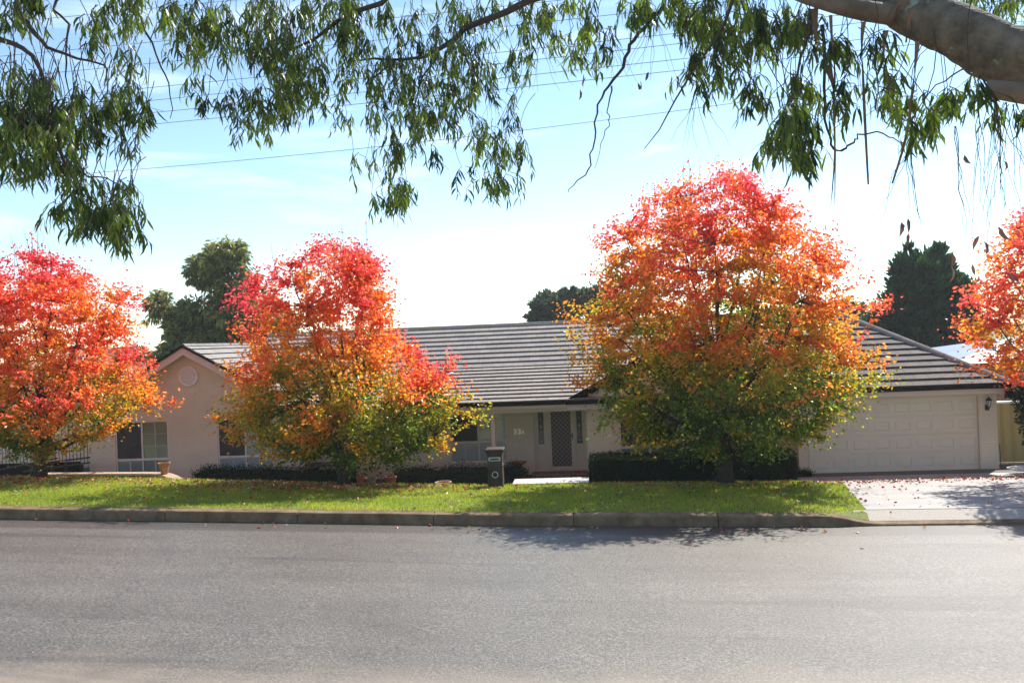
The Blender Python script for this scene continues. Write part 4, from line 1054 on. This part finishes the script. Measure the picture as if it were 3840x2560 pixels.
branches = [
    ([(1300, -250, 7.6), (1260, -40, 7.9), (1224, 0, 7.9), (1133, 39, 7.9), (1069, 67, 8), (1006, 116, 8), (957, 134, 8), (858, 139, 8.1), (813, 137, 8.2)], [.05, .045, .038, .034, .030, .024, .017, .012, .006]),
    ([(1010, 112, 8), (985, 150, 8), (960, 210, 8), (945, 290, 8)], [.016, .011, .008, .004]),
    ([(908, 141, 8), (870, 170, 8), (837, 193, 8)], [.012, .009, .006]),
    ([(900, -300, 7.8), (900, -20, 8), (809, 28, 8), (718, 91, 8), (665, 120, 8), (610, 170, 7.9)], [.05, .03, .024, .016, .011, .006]),
    ([(450, -300, 7.2), (300, -150, 6.8), (60, -10, 6.5), (51, 37, 6.4), (98, 98, 6.4), (148, 125, 6.4), (238, 148, 6.4), (240, 195, 6.4)], [.045, .035, .026, .022, .016, .012, .008, .004]),
    ([(-60, 40, 6.2), (0, 90, 6.3), (74, 129, 6.3), (120, 250, 6.3), (145, 371, 6.3), (176, 391, 6.3), (223, 410, 6.3), (273, 422, 6.3)], [.03, .024, .016, .013, .011, .009, .006, .004]),
    ([(450, -300, 7.2), (300, -120, 6.8), (129, 0, 6.6), (156, 55, 6.5), (148, 148, 6.5), (160, 227, 6.5)], [.03, .02, .012, .009, .007, .003]),
    ([(500, -290, 7.2), (300, -20, 7), (324, 39, 7), (359, 129, 7), (387, 195, 7), (396, 270, 7)], [.03, .014, .011, .008, .006, .003]),
    ([(1600, -190, 7), (1540, -30, 6.9), (1525, 12, 6.8), (1494, 47, 6.8), (1453, 91, 6.8), (1441, 134, 6.8), (1409, 188, 6.8), (1381, 222, 6.8), (1369, 281, 6.8), (1362, 338, 6.8), (1350, 391, 6.8), (1322, 416, 6.8), (1305, 442, 6.8)], [.03, .022, .019, .017, .016, .015, .013, .009, .0075, .0065, .006, .005, .003]),
    ([(1405, 196, 6.8), (1396, 244, 6.8), (1400, 275, 6.8), (1390, 300, 6.8), (1381, 331, 6.8), (1367, 389, 6.8)], [.008, .005, .004, .004, .003, .002]),
    ([(1700, -60, 6.0), (1660, 60, 6), (1609, 141, 6.1), (1581, 178, 6.1), (1483, 341, 6.2)], [.016, .012, .009, .008, .003]),
    ([(1880, -10, 5.5), (1870, 40, 5.5), (1856, 91, 5.5), (1836, 150, 5.5), (1820, 211, 5.5), (1817, 246, 5.5)], [.014, .011, .009, .008, .006, .003]),
    ([(1935, 345, 5.5), (1916, 338, 5.5), (1900, 300, 5.5), (1895, 200, 5.5), (1888, 60, 5.5)], [.004, .008, .008, .01, .012]),
    ([(1932, 346, 5.5), (1960, 325, 5.5), (1972, 310, 5.5), (2030, 306, 5.5), (2060, 322, 5.5), (2080, 330, 5.5)], [.008, .007, .006, .005, .004, .003]),
    ([(2250, 150, 5.2), (2190, 170, 5.3), (2130, 215, 5.4), (2090, 300, 5.4)], [.006, .005, .004, .003]),
]
for pts, rr in branches:
    bm_ = MB()
    P = smooth_path(path3(pts), 3); P = [p+Vector((gr.gauss(0, .008), 0, gr.gauss(0, .008))) for p in P]
    bm_.tube(P, rads(rr, 3), 6)
    obj('branch', bm_, MAT['twig'], gum, smooth=True)
# hanging leafy sprays (photo columns: x0, x1, top, bottom, depth, density)
cols = [
    (-10, 120, -40, 70, 6.4, 1.0), (-30, 120, 140, 300, 6.3, 1.1), (-20, 170, 210, 415, 6.3, 1.5), (60, 205, 150, 300, 6.3, .8), (100, 200, 300, 440, 6.3, .5), (130, 250, 415, 520, 6.3, .9), (180, 345, 400, 580, 6.3, 1.1), (190, 350, 185, 350, 6.6, 1.1),
    (255, 330, 150, 260, 6.6, .6), (190, 240, 0, 120, 6.6, .4), (215, 330, -30, 80, 6.8, 1.0), (330, 420, -30, 60, 7.0, .7), (270, 330, 60, 200, 6.8, .4), (395, 480, -20, 145, 7.2, 1.0), (450, 610, -30, 150, 7.4, 1.3), (445, 535, 145, 265, 7.4, .7),
    (540, 730, 80, 270, 7.6, 1.25), (540, 610, 200, 320, 7.6, .9), (610, 680, 210, 310, 7.6, .7), (590, 800, -30, 130, 7.8, 1.2), (680, 790, 100, 215, 7.9, .9), (770, 815, 180, 295, 8, .8), (780, 960, -30, 180, 8.0, 1.1), (780, 900, 130, 240, 8, .8),
    (860, 1010, 150, 300, 8, 1.3), (862, 938, 270, 500, 8, 1.2), (945, 1000, 270, 400, 8, .9), (820, 860, 300, 500, 8, .3), (950, 1140, -30, 220, 8.1, 1.05), (1000, 1110, 180, 300, 8, .8), (1080, 1140, 100, 230, 8, .8), (1052, 1200, 280, 460, 7.9, .95), (1100, 1180, 200, 320, 7.9, .4),
    (1160, 1212, 90, 200, 7.7, .9), (1190, 1285, -30, 120, 7.6, .9), (1130, 1200, -30, 90, 7.8, .6), (1303, 1390, -30, 160, 7.2, 1.0), (1225, 1300, -30, 60, 7.4, .6), (1400, 1480, -30, 50, 7, .35), (1465, 1565, -40, 60, 6.8, 1.2), (1560, 1665, 20, 220, 6.4, 1.2), (1560, 1700, -40, 90, 6.5, 1.1),
    (1660, 1760, -30, 150, 6.2, .9), (1700, 1765, 160, 258, 5.8, .8), (1765, 1845, 150, 375, 5.6, .9), (1715, 1860, -10, 140, 5.9, 1.1), (1800, 1900, 150, 330, 5.6, .8), (1835, 1890, 260, 395, 5.5, .8), (1884, 1945, 60, 310, 5.4, .55), (1912, 1962, 50, 145, 5.6, .7), (1985, 2066, 60, 150, 5.6, .55),
    (1990, 2050, 130, 230, 5.6, .5), (2017, 2137, 180, 340, 5.5, .75), (2137, 2207, 115, 260, 5.5, .65), (2218, 2268, 150, 255, 5.4, .5), (2200, 2380, -60, 40, 8.5, 1.2), (2270, 2345, 225, 290, 5.2, .25),
]
P, D, LN, WD, CC = [], [], [], [], []
tw = MB()
for x0, x1, y0, y1, dep, dens in cols:
    area = (x1-x0)*(y1-y0); ns2 = max(2, int(area*dens*.00060)); k_ = 1.633/F*dep
    sprays = [(gr.uniform(x0, x1), gr.uniform(y0, max(y0+1, y1-45)), dep+gr.gauss(0, .4), gr.gauss(0, .22)) for _ in range(ns2)]
    for k in range(ns2*4):
        sx0, sy0, dd, tn_ = sprays[k % ns2]
        lenpx = gr.uniform(35, 85); sy = min(sy0+abs(gr.gauss(0, 16)), max(y0+1, y1-lenpx*.7)); sx = sx0+gr.gauss(0, 11)
        a = atD(sx, sy, dd+gr.gauss(0, .05)); ln = lenpx*k_*.75
        tip = a + Vector((gr.gauss(0, .07), gr.gauss(0, .07), -ln)); c = a + Vector((gr.gauss(0, .08), gr.gauss(0, .08), -ln*.25))
        pts = bez(a, c, tip, 5); tw.tube(pts, [.0035, .003, .0026, .002, .0015], 4, cap=False)
        if k < ns2:   # the spray hangs from a longer twig
            up_ = a + Vector((gr.gauss(0, .12), gr.gauss(0, .15), gr.uniform(.25, .5))); tw.tube(bez(up_, (up_+a)/2+Vector((gr.gauss(0, .06), 0, .08)), a, 5), [.0035, .0033, .003, .0028, .0025], 4, cap=False)
        tone = .40+tn_+gr.gauss(0, .15)
        for q in range(gr.randint(7, 12)):
            u = gr.uniform(.12, 1); i = min(3, int(u*4)); p = pts[i].lerp(pts[i+1], u*4-i)
            az = gr.uniform(0, 2*math.pi); sp = gr.uniform(.12, .75)
            P.append(tuple(p)); D.append((sp*math.cos(az), sp*math.sin(az), -1+gr.gauss(0, .15)))
            LN.append(gr.uniform(.085, .16)); WD.append(gr.uniform(.012, .020)); CC.append(min(1, max(0, tone+gr.gauss(0, .16))))
obj('twigs', tw, MAT['twig'], gum)
v = np.array(CC)[:, None]; c = np.array((.020, .040, .010))*(1-v)+np.array((.17, .22, .030))*v
lance_leaves('foliage', np.array(P), np.array(D), np.array(LN), np.array(WD), np.concatenate([c, np.ones((len(v), 1))], 1), MAT['gum'], gum, 92)
# bark ribbons
for pts, wd in [([(2085, 5, 5.12), (2062, 28, 5.14), (2048, 62, 5.2)], .03), ([(2072, 2, 5.14), (2045, 30, 5.16), (2028, 80, 5.2)], .022), ([(2095, 30, 5.1), (2085, 60, 5.12), (2082, 98, 5.16)], .04), ([(1871, 20, 5.45), (1874, 90, 5.4), (1880, 145, 5.4)], .05), ([(1908, 35, 5.3), (1912, 100, 5.3), (1918, 165, 5.3), (1915, 240, 5.3), (1917, 351, 5.3), (1907, 482, 5.3)], .022), ([(1919, 340, 5.3), (1918, 470, 5.3)], .009),
                ([(1984, 50, 5.25), (1980, 100, 5.25), (1983, 176, 5.25), (1987, 281, 5.25), (1994, 424, 5.25)], .03), ([(2108, 95, 5.15), (2103, 150, 5.15), (2096, 211, 5.15), (2081, 316, 5.15), (2049, 422, 5.15)], .032), ([(2035, 70, 5.2), (2030, 120, 5.2), (2042, 185, 5.2), (2050, 250, 5.2)], .035), ([(1900, 150, 5.3), (1912, 190, 5.3), (1918, 230, 5.3)], .06)]:
    Pp = smooth_path(path3(pts), 4); n_ = len(Pp); sb = MB()
    for i in range(n_-1):
        w0, w1 = wd*.5*(1-.65*i/n_), wd*.5*(1-.65*(i+1)/n_)
        a0 = i*.22; d0 = Vector((math.cos(a0), math.sin(a0), 0)); d1 = Vector((math.cos(a0+.22), math.sin(a0+.22), 0)); 
        th_ = Vector((-d0.y, d0.x, 0))*.004
        sb.quad(Pp[i]-d0*w0, Pp[i]+d0*w0, Pp[i+1]+d1*w1, Pp[i+1]-d1*w1); sb.quad(Pp[i]-d0*w0+th_, Pp[i+1]-d1*w1+th_, Pp[i+1]+d1*w1+th_, Pp[i]+d0*w0+th_)
    obj('bark_ribbon', sb, MAT['strip'], gum)
# bare hanging twiglets
def strands(px, py, dep, n_, down, spread):
    bt = MB()
    for k in range(n_):
        a = atD(px+gr.uniform(-8, 8), py+gr.uniform(-5, 5), dep); x, y = px, py; pts = [(px+gr.uniform(-6, 6), py, dep)]
        yy_ = py; xx_ = pts[0][0]; drift = gr.gauss(0, spread/6)
        while yy_ < py+down*gr.uniform(.7, 1.0):
            yy_ += gr.uniform(14, 30); xx_ += drift+gr.gauss(0, 3.2); pts.append((xx_, yy_, dep))
        if len(pts) > 2: bt.tube(smooth_path(path3(pts), 2), rads([.0028-.0018*i/(len(pts)-1) for i in range(len(pts))], 2), 4, cap=False)
    obj('bare_twig', bt, MAT['twig'], gum)
strands(2284, 228, 5.1, 9, 300, 40); strands(2088, 350, 5.3, 6, 190, 30); strands(1400, 60, 6.8, 10, 120, 60); strands(1500, 40, 6.8, 8, 150, 50); strands(1600, 215, 6.1, 7, 120, 40); strands(1960, 120, 5.4, 6, 150, 40); strands(1240, 90, 7.6, 6, 110, 50); strands(2330, 240, 5.1, 4, 240, 30); strands(860, 290, 8, 4, 130, 20); strands(250, 120, 6.6, 5, 90, 40); strands(1130, 190, 7.9, 6, 110, 50)
strands(2190, 290, 5.2, 3, 330, 8); strands(2308, 235, 5.1, 4, 400, 20); strands(2245, 235, 5.1, 3, 380, 14)
# dead brown leaves
spots = [(1340, 170, 6.9), (1346, 178, 6.9), (1332, 205, 6.9), (1370, 245, 6.8), (1375, 250, 6.8), (1417, 98, 6.9), (1425, 100, 6.9), (1400, 105, 6.9), (1465, 190, 6.8), (1470, 185, 6.8), (1490, 165, 6.8), (1543, 172, 6.6), (1552, 175, 6.6), (1530, 210, 6.6), (1535, 222, 6.6), (2040, 150, 5.4), (2085, 500, 5.3), (2087, 535, 5.3), (2070, 510, 5.3), (2188, 580, 5.2), (2186, 612, 5.2), (2305, 368, 5.1), (2215, 355, 5.1), (2290, 432, 5.1), (2250, 540, 5.1), (2258, 552, 5.1), (2295, 520, 5.1), (2232, 605, 5.1), (2315, 625, 5.1), (2320, 630, 5.1), (1750, 265, 5.7), (1905, 165, 5.4)]
P = np.array([tuple(atD(*s)) for s in spots]); n = len(P)
lance_leaves('dead_leaves', P, np.stack([gn.normal(0, .3, n), gn.normal(0, .3, n), -np.ones(n)], 1), gn.uniform(.07, .11, n), gn.uniform(.018, .032, n), np.concatenate([np.array([(.16, .07, .045)])*gn.uniform(.6, 1.4, (n, 1)), np.ones((n, 1))], 1), MAT['litter'], gum, 93, .3)

# ------------------------------------------------------------------ power lines
wires = [((255, 48), (2000, -140), 'topmost of the power cables crossing the sky'), ((657, 131), (2000, -10), 'second power cable from the top, thin and slack'), ((804, 194.5), (2000, 66), 'third power cable from the top'), ((900, 276), (2000, 161), 'fourth power cable from the top of the bundle'),
         ((900, 323), (2000, 203), 'third power cable from the bottom of the bundle'), ((900, 371), (2000, 258), 'second power cable from the bottom of the bundle'), ((900, 414), (2000, 300), 'lowest of the thick power cables above the road')]
for (x0, y0), (x1, y1), lab in wires:
    sl2 = (y1-y0)/(x1-x0); pts = []
    A = atD(-700*.6125, (y0+sl2*(-700-x0))*.6125, 16.5); B = atD(4700*.6125, (y0+sl2*(4700-x0))*.6125, 11.0)
    for k in range(25):
        t = k/24; pts.append(A.lerp(B, t) - Vector((0, 0, .10*4*t*(1-t))))
    o = obj('power_cable', MB().tube(pts, .0052, 6), MAT['wire']); tag(o, lab, 'cable', 'power cables over the road')
A, B = atD(-600*.6125, 706*.6125, 34), atD(3400*.6125, 295*.6125, 26)
o = obj('service_wire', MB().tube([A.lerp(B, k/24)-Vector((0, 0, .5*4*(k/24)*(1-k/24))) for k in range(25)], .010, 6), MAT['wire']); tag(o, 'thin lone wire sagging low across the open sky', 'cable')

# ------------------------------------------------------------------ fences, neighbours, garden bits
# paling fence on the left
fx0, fx1, fy = -19.5, -15.32, 24.6
fe = thing('paling_fence', 'pale timber paling fence left of the house behind the leftmost pear tree', 'fence', (-17.4, fy, .6))
pk = MB(); x = fx0; fr_ = random.Random(2)
while x < fx1:
    pk.box(x, x+.088, fy-.02, fy, .62+.03*(x+15.3), 2.45+fr_.uniform(-.02, .02)); x += .118
obj('palings', pk, MAT['paling'], fe)
obj('rail', MB().box(fx0, fx1, fy+.001, fy+.05, 1.0, 1.08), MAT['darkstone'], fe); obj('rail', MB().box(fx0, fx1, fy+.001, fy+.05, 2.1, 2.18), MAT['darkstone'], fe)
obj('gap_shade', MB().box(fx0, fx1, fy+.055, fy+.07, .7, 2.4), MAT['dark'], fe)  # dark sheet added behind the palings so their gaps look shaded
ra = thing('timber_ramp', 'weathered timber ramp rail beside the fence foot at far left', 'ramp', (-17.2, 23.2, .7))
def px_rail(a, b, Y, h=.022):
    A, B = atY(*a, Y), atY(*b, Y); dv = (B-A); m_ = (A+B)/2
    t = dv.normalized(); s_ = Vector((0, 1, 0)); u_ = t.cross(s_)
    return m_, t*dv.length/2, s_*.05, u_*h
for a, b, Y in (((0, 1078), (130, 1052), 22.8), ((60, 1068), (205, 1050), 23.2), ((55, 1083), (205, 1062), 23.0)):
    obj('rail', MB().obox(*px_rail(a, b, Y)), MAT['darkstone'], ra)
for px in (70, 118, 150, 185):
    A = atY(px, 1064, 23.3); obj('post', MB().box(A.x-.04, A.x+.04, A.y, A.y+.08, .4, A.z), MAT['darkstone'], ra)
obj('skirt', MB().box(-19, -15.3, 23.6, 23.7, .2, .92), MAT['core'], ra)
# steel fence on the right
sx0, sx1, sy = 10.75, 16.0, 23.2
sf = thing('steel_fence', 'greenish gold ribbed steel fence right of the garage', 'fence', (12, sy, .2))
rb = MB(); x = sx0
while x < sx1:
    for d0, d1, yy0, yy1 in ((0, .05, 0, .04), (.05, .10, .04, .04), (.10, .15, .04, 0), (.15, .26, 0, 0)):
        rb.quad((x+d0, sy+yy0, .22), (x+d1, sy+yy1, .22), (x+d1, sy+yy1, 1.80), (x+d0, sy+yy0, 1.80))
    x += .26
obj('sheet', rb, MAT['gfence'], sf)
obj('top_rail', MB().box(sx0-.02, sx1, sy-.03, sy+.06, 1.80, 1.86), MAT['capsteel'], sf, bevel=.008)
obj('plinth', MB().box(sx0-.02, sx1, sy-.05, sy+.06, .02, .215), MAT['stone'], sf)
# hose tap by the corner
tp_ = thing('garden_tap', 'thin dark garden tap riser at the corner of the garage wall', 'tap', (10.72, 22.9, .2))
obj('riser', MB().tube([(10.72, 22.9, .15), (10.72, 22.9, .78)], .012, 6), MAT['brownmetal'], tp_)
obj('spout', MB().tube([(10.72, 22.9, .78), (10.76, 22.86, .80), (10.80, 22.84, .74), (10.815, 22.83, .45), (10.80, 22.82, .2)], .014, 6).box(10.70, 10.75, 22.88, 22.92, .79, .83), MAT['brownmetal'], tp_)
# coiled pale hose
hs = MB(); hr = random.Random(4); hp = []
for k in range(150):
    an = k*.21; rr_ = .34+.05*math.sin(k*.37); hp.append((10.55+rr_*1.25*math.cos(an)+.06*math.sin(k*.11), 20.85+rr_*.8*math.sin(an), .33+.02+.055*abs(math.sin(k*.05))+.035*math.sin(an*.5+k*.02)**2+.0006*k))
hp += [(10.95, 20.7, .36), (11.3, 20.75, .35), (11.8, 20.9, .35)]
o = obj('garden_hose', MB().tube(hp, .013, 7), MAT['white'], smooth=True); tag(o, 'loosely coiled white garden hose on the driveway by the garage corner', 'hose')
# neighbour on the right: brick wall, blue grey roof
nb = thing('neighbour_house', 'red brick house with blue grey metal roof beyond the steel fence', 'house', (15, 32, 0))
obj('wall', MB().box(12.2, 22, 28, 36, -.4, 2.72), MAT['brick'], nb)
ro = MB().poly([(11.6, 27.5, 2.7), (22.6, 27.5, 2.7), (18.6, 32, 3.4), (15.6, 32, 3.4)]).poly([(11.6, 36.5, 2.7), (11.6, 27.5, 2.7), (15.6, 32, 3.4)]).poly([(22.6, 27.5, 2.7), (22.6, 36.5, 2.7), (18.6, 32, 3.4)]).poly([(22.6, 36.5, 2.7), (11.6, 36.5, 2.7), (15.6, 32, 3.4), (18.6, 32, 3.4)])
obj('roof', ro, MAT['blueroof'], nb)
# neighbour on the left: pale yellow with white post
A = atD(225, 860, 36); n2 = thing('neighbour_house', 'pale yellow house glimpsed through the leftmost pear tree', 'house', (A.x, A.y, 0))
obj('wall', MB().box(A.x-4, A.x+1.0, A.y, A.y+6, -.4, A.z+.4), MAT['yellowwall'], n2)
w_ = obj('window', MB().box(A.x+.15, A.x+.85, A.y-.02, A.y+.02, A.z-1.2, A.z+.1), MAT['sideglass'], n2)
obj('roof', MB().poly([(A.x-4.3, A.y-.4, A.z+.4), (A.x+1.4, A.y-.4, A.z+.4), (A.x+.2, A.y+3, A.z+1.2), (A.x-3, A.y+3, A.z+1.2)]), MAT['stone'], n2)
B = atD(297, 812, 35); obj('veranda_post', MB().box(B.x-.05, B.x+.05, B.y, B.y+.1, -.4, B.z).box(B.x-.3, B.x+.1, B.y-.01, B.y+.11, B.z, B.z+.12), MAT['white'], n2)
# low coping wall with terracotta pot
lw = thing('garden_wall', 'low curved garden wall with brown coping at the lawn edge under the terracotta pot', 'wall', (-11.5, 20.0, .9))
cp = [(-14.4, 20.45), (-13.0, 20.35), (-11.8, 20.25), (-10.95, 20.15), (-10.55, 19.95), (-10.15, 19.55), (-9.85, 19.2)]
cz = lambda x: lerp_tab([(-14.4, 1.06), (-11.8, 1.04), (-10.9, 1.03), (-10.3, .98), (-9.85, .93)], x)
co_, fa_ = MB(), MB()
P2 = smooth_path([Vector((a, b, cz(a))) for a, b in cp], 4)
for i in range(len(P2)-1):
    a, b = P2[i], P2[i+1]; t0 = (P2[min(i+1, len(P2)-1)]-P2[max(i-1, 0)]); t1 = (P2[min(i+2, len(P2)-1)]-P2[i])
    n0_, n1_ = Vector((-t0.y, t0.x, 0)).normalized()*.14, Vector((-t1.y, t1.x, 0)).normalized()*.14
    dn = Vector((0, 0, .055))
    for m_, w_, u0, u1 in ((co_, 1.0, Vector((0, 0, 0)), dn), (fa_, .88, dn*1.02, Vector((0, 0, .8)))):
        p = [a-n0_*w_, a+n0_*w_, b+n1_*w_, b-n1_*w_]
        q = [x_-u1 for x_ in p]; p = [x_-u0 for x_ in p]
        m_.quad(p[3], p[2], p[1], p[0]); m_.quad(p[0], q[0], q[3], p[3]); m_.quad(p[2], q[2], q[1], p[1])
obj('coping', co_, MAT['stone'], lw); obj('wall_face', fa_, MAT['darkstone'], lw)
pc = Vector((-10.72, 20.06, cz(-10.8)+.003))
pt = MB().lathe(pc, [(.001, 0), (.085, 0), (.095, .02), (.135, .20), (.15, .215), (.15, .245), (.165, .25), (.165, .275), (.14, .275), (.135, .22), (.12, .18), (.001, .18)], 32)
pt.v = [(pc.x+(x-pc.x)*.92, pc.y+(y-pc.y)*.92, z) for x, y, z in pt.v]
o = obj('flower_pot', pt, MAT['terra'], smooth=False, bevel=0); tag(o, 'empty terracotta pot standing on the low garden wall', 'pot')
# pots in the shade of the middle tree
def small_pot(x, y, z, r, h, mat, label, cat='pot'):
    o = obj('flower_pot', MB().lathe((x, y, z), [(.001, 0), (r*.68, 0), (r*.95, h*.85), (r*1.05, h*.87), (r*1.05, h), (r*.85, h), (r*.8, h*.7), (.001, h*.7)], 24), mat); tag(o, label, cat)
A = atY(828, 1098, 19.75); small_pot(A.x, A.y, A.z-.17, .1, .22, MAT['red'], 'small bright red pot at the trunk foot of the pear tree left of the letterbox')
A = atY(852, 1100, 19.9); small_pot(A.x, A.y, A.z-.12, .14, .16, MAT['boxcap'], 'shallow brown pot just right of the bright red one')
A = atY(897, 1100, 19.9); small_pot(A.x, A.y, A.z-.17, .15, .24, mottled('dull_red', (.22, .06, .045), (.30, .09, .06), 5, .7, 0), 'wide dull red pot half hidden under low yellow green leaves')
A = atY(1018, 1106, 20.3); small_pot(A.x, A.y, A.z-.15, .20, .15, MAT['boxcap'], 'broad shallow brown bowl planter before the porch shrubs')
# bird bath on the porch
A = atY(1190, 1066, 24.2)
bb_ = thing('bird_bath', 'terracotta bird bath in the porch shade below the house number', 'bird bath', (A.x, A.y, -.13))
zt = atY(1190, 1061, 24.2).z
obj('basin', MB().lathe((A.x, A.y, zt), [(.001, -.1), (.1, -.1), (.2, -.045), (.26, -.01), (.27, .01), (.24, .015), (.16, -.03), (.001, -.04)], 28), MAT['terra'], bb_)
obj('pedestal', MB().lathe((A.x, A.y, -.13), [(.19, 0), (.18, .05), (.11, .1), (.095, zt-.02), (.12, zt+.03)], 24), MAT['terra'], bb_)
# dark garden bench under the middle tree
A = atY(745, 1082, 22.6)
gb = thing('garden_table', 'dark metal outdoor table in deep shade behind the pear tree left of the letterbox', 'table', (A.x, A.y, 0))
z = atY(745, 1064, 22.6).z
obj('table_top', MB().box(A.x-.42, A.x+.42, A.y-.3, A.y+.3, z-.03, z), MAT['black'], gb, bevel=.006)
for sx_ in (-.36, .36):
    for sy_ in (-.24, .24): obj('leg', MB().tube([(A.x+sx_*.7, A.y+sy_, z-.03), (A.x+sx_, A.y+sy_, -.1)], .018, 6), MAT['black'], gb)

# ------------------------------------------------------------------ thin haze volume added to lift the darks, like a veil of flare
hz = MB().box(-70, 70, -12, 110, -1.6, 22)
ho = obj('haze', hz, None); ho['kind'] = 'stuff'
hm = bpy.data.materials.new('haze'); hm.use_nodes = True; hn_ = hm.node_tree; hn_.nodes.remove(hn_.nodes['Principled BSDF'])
pv = N(hn_, 'ShaderNodeVolumePrincipled'); pv.inputs['Density'].default_value = .0006; pv.inputs['Color'].default_value = (.95, .97, 1, 1); pv.inputs['Anisotropy'].default_value = .3
L(hn_, pv, 0, hn_.nodes['Material Output'], 'Volume'); ho.data.materials.append(hm)
